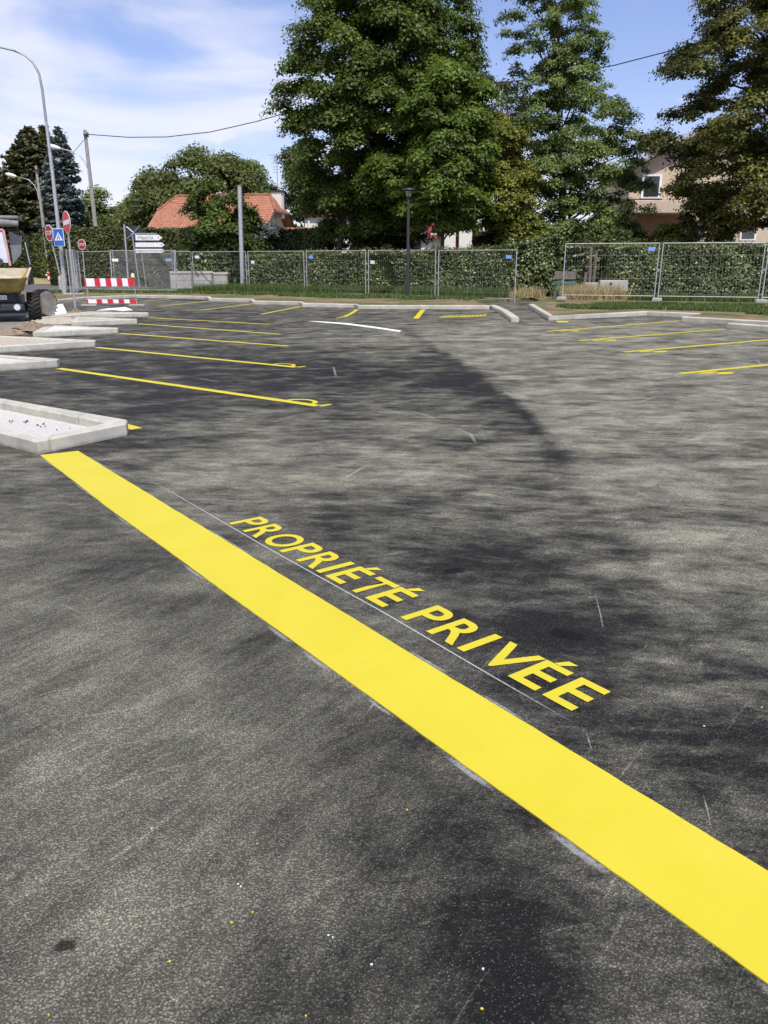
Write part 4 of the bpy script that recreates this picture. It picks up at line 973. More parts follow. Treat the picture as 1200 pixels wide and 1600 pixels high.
# ---------------------------------------------------------------- site fence panels
def make_panel(L_=3.45, H_=1.98, dens=1.0):
    root = thing('site_fence_panel', 'galvanised mesh fence panel', 'fence panel')
    r = 0.021; b = MB()
    b.tube([(r, 0, 0), (r, 0, H_)], r, 8); b.tube([(L_ - r, 0, 0), (L_ - r, 0, H_)], r, 8)
    b.tube([(2 * r, 0, H_ - r), (L_ - 2 * r, 0, H_ - r)], r * .8, 8); b.tube([(2 * r, 0, 0.14), (L_ - 2 * r, 0, 0.14)], r * .7, 8)
    b.build('frame', M['galv'], root, smooth=True)
    b = MB(); n = int(34 * dens)
    for i in range(1, n): x = L_ * i / n; b.tube([(x, 0.004, 0.15), (x, 0.004, H_ - 0.03)], 0.0016 if dens <= 1 else 0.0034, 3, False)
    for z_ in (0.35, .75, 1.15, 1.55): b.tube([(0.03, -0.003, z_), (L_ - .03, -0.003, z_)], 0.0015, 3, False)
    b.build('wire_mesh', M['wire'], root)
    b = MB(); b.box(L_ - 0.03, L_ + 0.10, -0.03, 0.03, 1.02, 1.09); b.build('clamp', M['galv_dark'], root, bevel=.005)
    b = MB(); b.box(-0.17, 0.17, -0.30, 0.30, -0.04, 0.07); b.build('foot_block', M['slab'], root, bevel=0.02)
    return root
def put_panel(p, q, z0, label, src=[None], tilt=0.0, tag_=None, group='galvanised site fence panels', dens=1.0):
    if src[0] is None: src[0] = make_panel(); o = src[0]
    elif dens > 1: o = make_panel(dens=dens)
    else:
        base = src[0]; o = copy_tree(base)
        for ch in [c for c in o.children if c.name.startswith('identity_plate')]: bpy.data.objects.remove(ch)
    p, q = Vector(p), Vector(q); d = q - p
    o.location = (p.x, p.y, z0); o.rotation_euler = (tilt, 0, math.atan2(d.y, d.x)); o.scale = (d.length / 3.45, 1, 1)
    o['label'] = label; o['group'] = group
    if tag_:
        x, z_, w_, m = tag_; b = MB(); b.box(x, x + w_, -0.030, -0.024, z_, z_ + 0.13); b.build('identity_plate', M[m], o)
    return o
def fpt(x, D): return (xcol(x, 400, D), D)
mid = [(812, 31.9), (685, 33.9), (575, 35.8), (478, 37.5), (387, 39.1), (300, 40.6)]
tags = [(3.05, 1.62, .2, 'tagblue'), None, (.15, 1.45, .2, 'tagwhite'), (.18, 1.68, .2, 'tagblue'), (.2, 1.45, .18, 'tagwhite'), (.2, 1.70, .26, 'white')]
tgs = {0: (3.0, 1.66, .22, 'tagblue'), 1: None, 2: None, 3: None, 4: None}
labs = ['mesh fence panel at the right end of the middle run, next to the path gap', 'mesh fence panel directly behind the dark park lamp', 'mesh fence panel with a small blue plate left of the dark park lamp',
        'mesh fence panel just right of the tall bare steel post', 'mesh fence panel crossed by the tall bare steel post, with a white plate']
tg2 = [(3.0, 1.64, .24, 'tagblue'), (.15, 1.42, .22, 'tagwhite'), (.22, 1.64, .22, 'tagblue'), (.22, 1.42, .2, 'tagwhite'), (.22, 1.66, .26, 'white')]
for i in range(5):
    put_panel(Vector(fpt(*mid[i + 1])), Vector(fpt(*mid[i])) - Vector((.09, -.05)), 0.02 if i else 0.0, labs[i], tag_=tg2[i])
put_panel(fpt(268, 41.0), Vector(fpt(298, 40.7)), 0.04, 'narrow visible mesh fence panel over the concrete wall blocks beside the leaning panels')
put_panel(fpt(116, 42.5), Vector(fpt(172, 41.2)), 0.05, 'mesh fence panel in front of the trimmed hedge left of the leaning panels')
rt = [(882, 30.6), (1031, 29.6), (1196, 28.5), (1400, 27.3)]
labs = ['mesh fence panel in front of the dry grass and timber posts, with a blue plate', 'mesh fence panel in front of the right hedge, right of the doubled posts', 'mesh fence panel cut by the right edge, with a white plate']
for i in range(3):
    put_panel(Vector(fpt(*rt[i])) + Vector((.06 if i else 0, 0)), Vector(fpt(*rt[i + 1])) - Vector((.03, 0)), 0.20, labs[i], tag_=[(3.05, 1.70, .24, 'tagblue'), None, (-.02, 1.68, .30, 'white')][i] if i != 1 else None)
# two panels leaning against each other, and a bundle seen end on
put_panel(fpt(169, 39.9), fpt(270, 39.0), 0.08, 'front one of the leaning pair of mesh panels behind the striped barrier', tilt=R(-6), dens=2.4, tag_=(.1, 1.46, .34, 'tagwhite'))
put_panel(fpt(174, 40.3), fpt(273, 39.5), 0.08, 'rear one of the leaning pair of mesh panels behind the striped barrier', tilt=R(-4), dens=2.4, tag_=(2.9, 1.46, .3, 'tagblue'))
for k, (dx, lb) in enumerate(((0, 'outermost of three bundled mesh panels seen end-on beside the lamp post'), (.14, 'middle one of three bundled mesh panels seen end-on beside the lamp post'), (.28, 'innermost of three bundled mesh panels seen end-on, next to the no entry sign pole'))):
    a = Vector(fpt(104, 37.2)) + Vector((dx, 0)); put_panel(a, a + Vector((-.95, 3.2)), 0.08, lb)

# ---------------------------------------------------------------- concrete blocks behind the fence
def wall_blocks(px0, px1, D, h, label, steps):
    x0, x1 = xcol(px0, 440, D), xcol(px1, 440, D)
    t = thing('concrete_wall_block', label, 'concrete block', ((x0 + x1) / 2, D, 0.05), 0, 'stacked precast concrete blocks'); hw = (x1 - x0) / 2
    zs = [0, h * .16, h * .56, h - .07, h]
    MB().box(-hw, hw, 0.04, 0.5, 0, zs[1] - .005).build('plinth', M['slab'], t, bevel=.01)
    MB().box(-hw, hw, 0, .5, zs[1] + .03, zs[2]).build('panel', M['slab'], t, bevel=.012)
    MB().box(-hw, hw, 0.012, .5, zs[2] + .012, zs[3]).build('panel', M['slab'], t, bevel=.012)
    MB().prism_y([(-hw, zs[3] + .004), (hw + .0, zs[3] + .004), (hw + .06, zs[4] - .03), (hw - .05, zs[4] + .04), (-hw, zs[4] + .04)], -.02, .5).build('coping', M['kerb_far'], t)
    b = MB(); k = 7
    for i in range(k):
        z_ = zs[1] + .03 + (zs[3] - zs[1] - .06) * i / k; b.box(hw + .002, hw + .06, -.03, .1, z_, z_ + (zs[3] - zs[1]) / k * .55)
    b.build('edge_teeth', M['kerb_far'], t)
wall_blocks(266, 330, 40.9, 0.98, 'long pale precast concrete wall block on the grass behind the fence', 5)
wall_blocks(333, 354, 41.1, 0.93, 'shorter pale precast concrete block standing right of the longer one', 3)

# ---------------------------------------------------------------- posts, lamps, poles
def lamp_arm(pts, r, n=10): return MB().tube(pts, r, n)
# tall lamp post on the left, arm reaching out of the frame
D = 38.0; bp_ = at(101, 462, D=D); bx, bz = bp_.x, 0.06
t = thing('street_lamp', 'very tall galvanised street lamp at the left whose curved arm leaves the frame', 'street lamp', (bx, D, bz))
q = lambda x, y, D=D: (xcol(x, y, D) - bx, 0, zrow(y, D) - bz)
pts = [q(104, 462), q(101, 440), q(92, 360), q(82, 270), q(72, 190), q(66, 140), q(61, 115), q(52, 98), q(40, 87), q(22, 79), q(0, 74), q(-22, 71)]
pts[0] = (pts[1][0] + .1, 0, 0)
b = MB(); b.tube([(0.02, 0, -.05), pts[1], pts[2], pts[3], pts[4]], [.115, .105, .09, .075, .062], 12); b.build('pole', M['galv'], t, smooth=True)
b = MB(); b.tube(pts[4:], [.058, .055, .05, .048, .045, .04, .036, .034], 10); b.build('arm', M['galv_dark'], t, smooth=True)
e = pts[-1]; MB().box(e[0] - .75, e[0], -.13, .13, e[2] - .1, e[2] + .05).build('lamp_head', M['galv_dark'], t, bevel=.03)
MB().tube([(0.02, 0, -.03), (0.02, 0, .9)], .125, 12).build('base_sleeve', M['galv'], t, smooth=True)

def utility(base_px, top_px, D, label, r0, r1, lamp=None, brace=None):
    bx = xcol(*base_px, D); tz = zrow(top_px[1], D)
    t = thing('utility_pole', label, 'utility pole', (bx, D, 0)); tx = xcol(*top_px, D) - bx
    k = tz / max(zrow(top_px[1], D) - zrow(base_px[1], D), .1)
    bxx = tx - (tx) * k
    MB().tube([(bxx, 0, -.1), (tx, 0, tz)], [r0, r1], 10).build('pole', M['post_wood'], t, smooth=True)
    b = MB(); b.box(tx - .06, tx + .16, -.25, .25, tz - .42, tz - .30); b.tube([(tx + .2, 0, tz - .5), (tx + .2, 0, tz - .15)], .05, 8); b.build('insulator', M['anthra'], t)
    if lamp:
        P_ = [(xcol(x, y, D) - bx, -0.15, zrow(y, D)) for x, y in lamp]
        MB().tube(P_, [.05] + [.042] * (len(P_) - 2) + [.03], 8).build('lamp_arm', M['galv'], t, smooth=True)
        e = Vector(P_[-1]); d = (Vector(P_[-1]) - Vector(P_[-2])).normalized(); s_ = e + d * 0.95
        b = MB(); b.tube([e, e.lerp(s_, .3), e.lerp(s_, .75), s_], [.05, .14, .15, .05], 10); b.build('lamp_head', M['white'], t, smooth=True)
    if brace:
        (x0, y0), (x1, y1) = brace; MB().tube([(xcol(x0, y0, D) - bx, -.1, zrow(y0, D)), (xcol(x1, y1, D) - bx, -.15, zrow(y1, D))], .025, 6).build('brace', M['galv_dark'], t)
    return t
U1 = 64.5
utility((152, 378), (132.5, 203), U1, 'tall grey utility pole with a curved lamp arm and cables left of the round tree', .19, .12,
        lamp=[(141.5, 292), (139, 268), (134, 254), (126, 244), (114, 237), (96, 232.5)], brace=((132, 219), (116, 238)))
utility((72, 385), (56, 259), 74, 'grey utility pole with a curved lamp arm in front of the dark pine', .15, .11,
        lamp=[(62, 312), (60, 300), (55, 290), (46, 281), (27, 276)])
utility((14, 345), (9, 305), 92, 'small distant utility pole above the dumper roof with a short lamp arm', .15, .12, lamp=[(12, 328), (8, 322), (0, 320), (-8, 321)])
# cables
def cable(label, pts, r=0.028):
    pts = [Vector(p) for p in pts]; o = MB().tube([p - pts[0] for p in pts], r, 6).build('overhead_cable', M['cable'], None); o.location = pts[0]
    return tag(o, label, 'cable', 'overhead cables')
def cc_(pxs, D0, D1):
    n = len(pxs); return [at(x, y, D=D0 + (D1 - D0) * i / (n - 1)) for i, (x, y) in enumerate(pxs)]
cable('long sagging black cable running from the utility pole to the huge maple', cc_([(138, 210), (200, 214.5), (260, 214), (330, 206), (400, 190), (445, 177), (600, 152), (760, 132), (860, 120), (960, 102), (1045, 80), (1150, 48)], U1, 44))
cable('thin cable sloping down from the second utility pole to the left edge', cc_([(57, 281), (30, 292), (0, 304), (-40, 322)], 74, 70), .03)
# tall bare steel post
D = 40.0; bx = xcol(379, 455, D)
t = thing('steel_post', 'tall thick bare galvanised steel post between fence and hedge', 'post', (bx, D, 0.05))
MB().tube([(0.0, 0, -.1), (xcol(374.5, 292, D) - bx, 0, zrow(291, D) - .05)], [.105, .10], 14).build('shaft', M['galv'], t, smooth=True)
MB().tube([(xcol(374.4, 292, D) - bx, 0, zrow(291, D) - .05), (xcol(374.3, 290, D) - bx, 0, zrow(289.6, D) - .05)], [.115, .115], 14).build('cap', M['galv_dark'], t)
# park lamp
D = 33.6; bx = xcol(637, 469, D); ht = zrow(296, D)
t = thing('park_lamp', 'dark slender park lamp with a flat round cap in front of the hedge', 'street lamp', (bx, D, 0.08))
MB().tube([(0, 0, -.05), (0, 0, ht - .38)], [.075, .055], 14).build('post', M['anthra'], t, smooth=True)
MB().lathe([(.06, 0), (.085, .02), (.095, .04), (.06, .06)], (0, 0, ht - .41)).build('collar', M['anthra'], t, smooth=True)
g_ = NG('lantern_glass'); g_.fin((.55, .55, .5), .15, 0, .6); g_.b.inputs['Transmission Weight'].default_value = .6; M['lantern'] = g_.m
MB().lathe([(.085, 0), (.13, .21)], (0, 0, ht - .35), n=20).build('diffuser', M['lantern'], t, smooth=True)
b = MB()
for k in range(4): a = k * math.pi / 2 + .4; b.tube([(math.cos(a) * .09, math.sin(a) * .09, ht - .36), (math.cos(a) * .16, math.sin(a) * .16, ht - .12)], .008, 5)
b.build('strut', M['anthra'], t)
MB().lathe([(.10, 0), (.27, .01), (.285, .035), (.27, .06), (.12, .10), (.03, .115)], (0, 0, ht - .13), n=28).build('cap', M['anthra'], t, smooth=True)
# red and white marker post
D = 42; bx = xcol(714, 395, D)
t = thing('marker_post', 'red and white marker post rising behind the middle hedge', 'marker post', (bx, D, 0.0))
z1, z2, z3 = zrow(394, D), zrow(391, D), zrow(352, D); zm = zrow(370, D)
MB().tube([(0, 0, -.1), (0, 0, z1)], .09, 12).build('footing', M['white'], t, smooth=True)
MB().tube([(0, 0, z1), (0, 0, zm)], .085, 12).build('red_section', M['red'], t, smooth=True)
MB().tube([(0, 0, zm), (0, 0, z3)], .085, 12).build('white_section', M['white'], t, smooth=True)
# second thin white rod left of it
# ---------------------------------------------------------------- signs
def text_on(s, size, loc, m, parent, wmax=None, ext=0.001, rz=0.0):
    g = glyph(s, size, 0.0, ext); co = np.empty(len(g.vertices) * 3); g.vertices.foreach_get('co', co); co = co.reshape(-1, 3)
    c = (co.max(0) + co.min(0)) / 2; co -= c
    if wmax: k = wmax / max(co[:, 0].max() * 2, 1e-3); co[:, 0] *= k
    # stand upright facing -Y
    co = np.stack([co[:, 0], -co[:, 2], co[:, 1]], 1)
    g.vertices.foreach_set('co', co.ravel().astype(np.float32)); g.update(); g.materials.clear(); g.materials.append(M[m])
    o = bpy.data.objects.new('lettering', g); COL.objects.link(o); o.parent = parent; o.location = loc; return o
def disc(b, r, y0, y1, c=(0, 0), n=32, ph=0.0):
    b.prism_y([(c[0] + r * math.cos(6.28319 * i / n + ph), c[1] + r * math.sin(6.28319 * i / n + ph)) for i in range(n)], y0, y1)
# no-entry sign
D = 25.4; bx = xcol(118, 490, D); zc = zrow(347.5, D); tx = xcol(105, 347, D) - bx
t = thing('no_entry_sign', 'round red no entry sign with white bar on a thin pole by the kerbed islands', 'road sign', (bx, D, 0.0))
MB().tube([(0, 0.03, -.02), (tx, 0.03, zc + .1)], .033, 10).build('pole', M['galv'], t, smooth=True)
p_ = thing('sign_face', None, None); p_.parent = t; p_.location = (tx, 0, zc); p_.rotation_euler = (0, R(-3), R(-52)); 
bpy.data.objects.remove(p_)
def face(name, m, b, rot, loc, parent): o = b.build(name, M[m], parent, smooth=False); o.location = loc; o.rotation_euler = rot; return o
b = MB(); disc(b, .325, -.012, .0); f0 = face('sign_plate', 'white', b, (0, R(-4), R(-50)), (tx, -.04, zc), t)
b = MB(); disc(b, .305, -.016, -.013); b.build('red_disc', M['red'], f0)
MB().box(-.25, .25, -.020, -.0165, -.065, .065).build('white_bar', M['white'], f0)
# stop signs
def stop(px, py, D, r, yaw, base, label, m='darkred', pole_m='galv', tilt=-4):
    bx = xcol(*base, D); zc = zrow(py, D); tx = xcol(px, py, D) - bx
    t = thing('stop_sign', label, 'road sign', (bx, D, 0.0)); MB().tube([(0, .04, 0), (tx, .04, zc)], .03, 8).build('pole', M[pole_m], t, smooth=True)
    b = MB(); disc(b, r, -.01, 0, n=8, ph=math.pi / 8); f0 = face('sign_plate', 'white', b, (0, R(tilt), R(yaw)), (tx, -.01, zc), t)
    b = MB(); disc(b, r * .9, -.014, -.011, n=8, ph=math.pi / 8); b.build('red_octagon', M[m], f0)
    text_on('STOP', r * .72, (0, -.016, 0), 'tagwhite', f0, r * 1.45)
stop(128, 382, 46.0, .285, -20, (135, 462), 'small stop sign on a thin leaning pole behind the striped barrier')
stop(77, 364, 38.6, .38, -40, (101, 461), 'larger stop sign turned sideways left of the tall lamp post')
# blue crossing sign
D = 37.4; bx = xcol(92, 372, D); zc = zrow(372, D)
t = thing('crossing_sign', 'blue square crossing sign with white triangle fixed to the tall lamp post', 'road sign', (bx, D, zc - .35), R(-22))
MB().box(-.30, .30, -.01, .01, 0, .76).build('sign_plate', M['white'], t, bevel=.008)
MB().box(-.275, .275, -.016, -.011, .025, .735).build('blue_field', M['blue'], t)
MB().prism_y([(-.24, .25), (.24, .25), (0, .60)], -.021, -.017).build('white_triangle', M['white'], t)
b = MB(); b.prism_y([(-.11, .28), (-.07, .28), (0.0, .40), (-.01, .46), (-.04, .42)], -.025, -.022); b.prism_y([(.10, .28), (.06, .28), (.01, .38), (.03, .46), (.05, .40)], -.025, -.022); disc(b, .026, -.025, -.022, (0.01, .49), 10); b.build('walking_figure', M['blackpaint'], t)
# direction signs
D = 46.0; bx = xcol(214, 440, D)
t = thing('direction_sign', 'three stacked white arrow direction signs on a pair of grey posts', 'direction sign', (bx, D, 0))
tl = xcol(206.5, 365, D) - bx
b = MB(); b.tube([(.12, .05, 0), (tl - .02, .05, zrow(364, D))], .045, 8); b.tube([(.48, .06, 0), (tl + .36, .06, zrow(364, D))], .03, 8); b.box(tl - .06, tl + 1.35, .02, .07, zrow(366, D), zrow(364, D)); b.build('post', M['galv_dark'], t)
for (y0, y1, xt, s_, wm_) in ((366.5, 376, 254, '4 Mazzoli S.A.', .9), (378.5, 386.5, 258, '', 0), (388.5, 395.5, 258, 'ART', .2)):
    z0_, z1_ = zrow(y1, D), zrow(y0, D); x0 = xcol(211, y0, D) - bx; x1 = xcol(xt, y0, D) - bx; hh = z1_ - z0_
    f0 = MB().prism_y([(x0, z0_), (x1 - hh * .7, z0_), (x1, (z0_ + z1_) / 2), (x1 - hh * .7, z1_), (x0, z1_)], -.02, 0).build('arrow_board', M['galv_dark'], t)
    e = .022; MB().prism_y([(x0 + e, z0_ + e), (x1 - hh * .7 - e * .3, z0_ + e), (x1 - e * 1.6, (z0_ + z1_) / 2), (x1 - hh * .7 - e * .3, z1_ - e), (x0 + e, z1_ - e)], -.025, -.021).build('arrow_face', M['white'], f0)
    zc = (z0_ + z1_) / 2
    if s_: text_on(s_, hh * (.85 if wm_ > .5 else .5), ((x0 + .12 + wm_ / 2) if wm_ > .5 else x0 + .28, -.028, zc), 'anthra', f0, wm_)
    if wm_ < .5:
        b = MB()
        for k in range(9): xx = x0 + (.5 if s_ else .14) + k * (.085 if s_ else .11); b.box(xx, xx + random.uniform(.03, .07), -.028, -.026, zc - .012, zc + random.choice((.006, .012)))
        b.build('small_print', M['galv_dark'], f0)
    b = MB(); disc(b, .035, -.03, -.026, (x1 - hh * .75, zc), 10); b.build('arrow_dot', M['darkred'], f0)
# back of a sign with crossed braces
D = 47; bx = xcol(196, 400, D); x0, x1 = xcol(192, 352, D) - bx, xcol(219, 352, D) - bx; z0_, z1_ = zrow(374, D), zrow(353, D)
t = thing('sign_back', 'dark back of a square road sign with crossed pale braces behind the arrow signs', 'road sign', (bx, D, 0))
MB().tube([(.02, .0, 0), (x0 + .08, 0, z1_ + .08)], .05, 8).build('post', M['galv'], t)
f0 = MB().box(x0 + .16, x1, 0.03, .05, z0_, z1_).build('sign_plate', M['galv_dark'], t); f0.data.materials[0] = M['anthra']
b = MB(); b.tube([(x0 + .18, -.01, z1_ - .03), (x1 - .02, -.01, z0_ + .03)], .018, 6); b.tube([(x0 + .18, -.045, z0_ + .03), (x1 - .02, -.045, z1_ - .03)], .018, 6); b.build('cross_brace', M['galv'], t)

# striped barrier
D = 29.5; xa, xb = xcol(132, 440, D), xcol(209, 440, D); W = xb - xa
t = thing('striped_barrier', 'red and white striped site barrier with two boards and an amber lamp', 'barrier', (xa, D, 0), R(3))
for nm, y0, y1, nseg in (('upper_board', 435, 447.5, 9), ('lower_board', 468, 474, 9)):
    z1_, z0_ = zrow(y0, D), zrow(y1, D); f0 = MB().box(0, W, -.012, .012, z0_, z1_).build(nm, M['white'], t, bevel=.003)
    b = MB(); s_ = W / (nseg + .0)
    for k in range(0, nseg + 1):
        if k % 2 == 0:
            u0, u1 = max(k * s_ - (s_ * .15 if k else 0), 0), min(k * s_ + s_ * .85 - (s_ * .5 if k == 0 else 0), W); b.prism_y([(u0, z0_), (u1, z0_), (max(u1 - .015, u0 + .01), z1_), (max(u0 - .015, 0), z1_)], -.016, -.0125)
    b.prism_y([(W - s_ * .30, z0_), (W, z0_), (W, z1_), (W - s_ * .30, z1_)], -.0165, -.0128) if nseg % 2 else None
    b.build('red_stripes', M['red'], f0)
for k, x in enumerate((.03, W - .03)):
    b = MB(); b.tube([(x + .05 * (1 if k == 0 else .6), .03, 0.02), (x, .03, zrow(434, D))], .016, 8); b.build('leg', M['galv'], t)
    b = MB(); b.box(x - .22, x + .32, -.13, .13, 0.0, .05); b.build('foot', M['slab'], t, bevel=.012)
b = MB(); b.lathe([(.03, 0), (.06, .02), (.065, .10), (.04, .15), (.01, .165)], (W - .04, 0, zrow(434.5, D)), n=14); b.build('amber_lamp', mat('amber_lens', (.85, .68, .28), .3), t, smooth=True)

# street corner clutter: bollards, hydrant, orange sign
for px, lb in ((96, 'pale concrete bollard immediately left of the tall lamp post'), (117, 'pale concrete bollard with a sloping top right of the bundled panels')):
    D = 46; o = MB().lathe([(.17, 0), (.16, .55), (.13, .72), (.05, .80)], (0, 0, 0), n=14).build('bollard', M['kerb_far'], None, smooth=True)
    o.location = (xcol(px, 440, D), D, 0.0); tag(o, lb, 'bollard', 'bollards at the street corner')
D = 66; t = thing('fire_hydrant', 'small red and white fire hydrant on the dry grass across the street', 'hydrant', (xcol(76.5, 430, D), D, -.02))
MB().lathe([(.16, 0), (.12, .08), (.11, .55), (.15, .6), (.13, .75), (.04, .95)], n=14).build('barrel', M['red'], t, smooth=True)
MB().lathe([(.135, .62), (.14, .72)], n=14).build('white_collar', M['white'], t); MB().tube([(-.25, 0, .5), (.25, 0, .5)], .06, 8).build('outlet', M['white'], t)
MB().lathe([(.12, .15), (.118, .40)], n=14).build('white_band', M['white'], t)
D = 60; t = thing('orange_sign', 'small orange sign on a post behind the tall lamp post', 'road sign', (xcol(92, 430, D), D, 0)); 
MB().tube([(0, .04, 0), (0, .04, 1.9)], .035, 8).build('post', M['galv_dark'], t); b = MB(); disc(b, .32, -.02, .0, (-.1, zrow(403, D)), 6, .5); b.build('sign_plate', M['orange'], t)

# ---------------------------------------------------------------- clutter by the path
D = 32.6; x0 = xcol(868, 450, D)
t = thing('garden_bench', 'old bench with a teal board and timber top half hidden beside the hedge gap', 'bench', (x0 + .35, D, 0.0), R(-12))
MB().box(-.42, .42, -.02, .03, .86, 1.16).build('backrest', M['wood'], t, bevel=.01)
MB().box(-.44, .44, -.24, -.06, .68, .78).build('seat', M['teal'], t, bevel=.01)
for x in (-.36, .30): MB().box(x, x + .07, -.18, -.10, 0, .675).build('leg', M['teal'], t); 
for x in (-.36, .30): MB().box(x, x + .07, .035, .08, 0, 1.1).build('back_leg', M['wood'], t)
MB().box(-.30, .30, -.10, -.05, .25, .5).build('panel', M['anthra'], t)
for k, (px, top, lb) in enumerate(((912, 425, 'thin timber post nearest the fence end, in the dry grass'), (921, 385, 'tallest timber post behind the dry grass'), (939, 423, 'short timber post behind the stone trough'), (928, 392, 'second tall timber post leaning beside the tallest one'))):
    D = 33.6; x = xcol(px, 450, D); h = zrow(top, D); tl_ = random.uniform(-.03, .03)
    o = MB().tube([(0, 0, -.05), (tl_, 0, h * .5), (tl_ * 2, 0, h)], [.075, .07, .055], 7).build('timber_post', M['wood'], None, smooth=True); o.location = (x, D + .05 * k, 0); tag(o, lb, 'post', 'timber posts in the dry grass')
D = 32.8; t = thing('stone_trough', 'grey stone trough with a dark hole behind the right fence panel', 'trough', (xcol(958, 455, D), D, 0), R(-6))
MB().box(-.55, .55, -.05, .35, .38, .82).build('basin', M['slab'], t, bevel=.04)
MB().box(-.52, .52, 0.0, .3, -.02, .375).build('base', M['wood'], t); b = MB(); disc(b, .06, -.058, -.052, (-.12, .68), 12); b.build('drain_hole', M['blackpaint'], t)
D = 33.0; t = MB().box(-.42, .42, 0, .3, 0, .72).build('stone_block', M['slab'], None, bevel=.05); t.location = (xcol(932, 455, D), D + .2, 0); tag(t, 'lower rough stone block in the dry grass left of the trough', 'stone block')

# ---------------------------------------------------------------- houses
def prismfaces(b, vs, fs):
    n = len(b.v); b.v += vs; b.f += [tuple(n + i for i in f) for f in fs]
def house_left():
    D = 60; cx = xcol(330, 360, D)
    t = thing('house', 'house with a hipped terracotta tile roof and white chimney behind the tall hedge', 'house', (cx, D + 3.2, 0), R(-9))
    ez = zrow(360, 57); rz = zrow(300, 60)
    x0, x1 = -4.1, 4.9; y0, y1 = -4.3, 4.3; rl, rr = -3.2, 4.1
    MB().box(x0 + .6, x1 - .7, y0 + .7, y1 - .7, -.1, ez + .1).build('wall', M['cream'], t)
    # gable wall above eaves at right end
    gz = rz - 1.15
    k = (gz - ez) / (rz - ez); hy = (1 - k) * y1
    b = MB(); b.v = [(x1 - .7, y0 + .72, ez + .1), (x1 - .7, y1 - .72, ez + .1), (x1 - .7, hy * .9, gz), (x1 - .7, -hy * .9, gz), (x1 - 1.0, y0 + .72, ez + .1), (x1 - 1.0, y1 - .72, ez + .1), (x1 - 1.0, hy * .9, gz), (x1 - 1.0, -hy * .9, gz)]
    b.f = [(0, 1, 2, 3), (4, 7, 6, 5), (0, 3, 7, 4), (1, 5, 6, 2), (2, 6, 7, 3)]; b.build('gable', M['cream'], t)
    th = .12
    b = MB(); 
    v = [(x0, y0, ez), (x1, y0, ez), (x1, -hy, gz), (rr, 0, rz), (rl, 0, rz), (x0, y1, ez), (x1, y1, ez), (x1, hy, gz), (x0, -hy, gz), (x0, hy, gz)]
    n = len(v); b.v = v + [(a, c, z - th) for a, c, z in v]
    fs = [(0, 1, 2, 3, 4, 8), (5, 9, 4, 3, 7, 6), (8, 4, 9), (2, 7, 3)]
    b.f = fs + [tuple(n + i for i in f)[::-1] for f in fs]
    for i, j in ((0, 1), (1, 2), (2, 7), (7, 6), (6, 5), (5, 9), (9, 8), (8, 0)): b.f.append((i, j, n + j, n + i))
    rf = b.build('roof', M['tiles'], t)
    b = MB(); b.tube([(rl, 0, rz + .03), (rr, 0, rz + .03)], .09, 6); b.tube([(x0, -hy, gz + .03), (rl, 0, rz + .03)], .08, 6); b.tube([(x1, -hy, gz + .03), (rr, 0, rz + .03)], .08, 6); b.build('ridge_tiles', M['tiles'], rf)
    for s_ in (-1, 1): MB().tube([(x1 + .01, s_ * y1, ez - .06), (x1 + .01, s_ * hy, gz - .06)], .09, 4).build('verge_board', M['eave'], rf)
    b = MB(); b.v = [(x0 + .7, y0 + .72, ez + .1), (x0 + .7, y1 - .72, ez + .1), (x0 + .7, hy * .9, gz), (x0 + .7, -hy * .9, gz), (x0 + 1.0, y0 + .72, ez + .1), (x0 + 1.0, y1 - .72, ez + .1), (x0 + 1.0, hy * .9, gz), (x0 + 1.0, -hy * .9, gz)]
    b.f = [(0, 1, 2, 3), (4, 7, 6, 5), (0, 3, 7, 4), (1, 5, 6, 2), (2, 6, 7, 3)]; b.build('gable', M['cream'], t)
    b = MB(); b.tube([(x0 - .05, y0 - .06, ez - .07), (x1, y0 - .06, ez - .07)], .07, 8); b.build('gutter', M['eave'], rf)
    ch = MB().box(4.0, 4.75, 0.5, 1.2, rz - 1.6, rz + .25).build('chimney', M['whitewall'], rf)
    MB().box(3.92, 4.83, .42, 1.28, rz + .252, rz + .36).build('chimney_cap', M['eave'], ch)
    b = MB(); b.box(2.1, 3.3, -2.6, -1.2, rz - 1.75, rz - 1.1); b.build('dormer', M['eave'], rf); b = MB(); b.v = [(1.95, -2.8, rz - 1.12), (3.45, -2.8, rz - 1.12), (3.45, -1.0, rz - .72), (1.95, -1.0, rz - .72), (1.95, -2.8, rz - 1.05), (3.45, -2.8, rz - 1.05), (3.45, -1.0, rz - .65), (1.95, -1.0, rz - .65)]
    b.f = [(0, 3, 2, 1), (4, 5, 6, 7), (0, 1, 5, 4), (1, 2, 6, 5), (2, 3, 7, 6), (3, 0, 4, 7)]; b.build('dormer_roof', M['tiles'], rf)
    an = thing('aerial', None, None); an.parent = t
    bpy.data.objects.remove(an)
    b = MB(); az = zrow(236, 62) - .0; b.tube([(4.4, .85, rz + .3), (4.4, .85, az)], .025, 6)
    for z_, l_ in ((az - .1, .9), (az - .35, .7), (az - .9, .45), (az - 1.1, .45), (az - 1.3, .4)): b.tube([(4.4 - l_ / 2 - .1, .85, z_), (4.4 + l_ / 2 - .1, .85, z_)], .016, 5)
    b.build('aerial', M['galv_dark'], t)
    for x in (-2.6, -.3, 2.0):
        w_ = MB().box(x, x + 1.0, y0 + .66, y0 + .72, 1.0, 2.3).build('window', M['darkglass'], t); MB().box(x - .08, x + 1.08, y0 + .62, y0 + .655, .9, .99).build('sill', M['whitewall'], w_)
house_left()
D = 54; t = thing('garden_outbuilding', 'low outbuilding with a terracotta roof right of the big red roofed house', 'outbuilding', (xcol(457, 370, D), D, 0), R(-6))
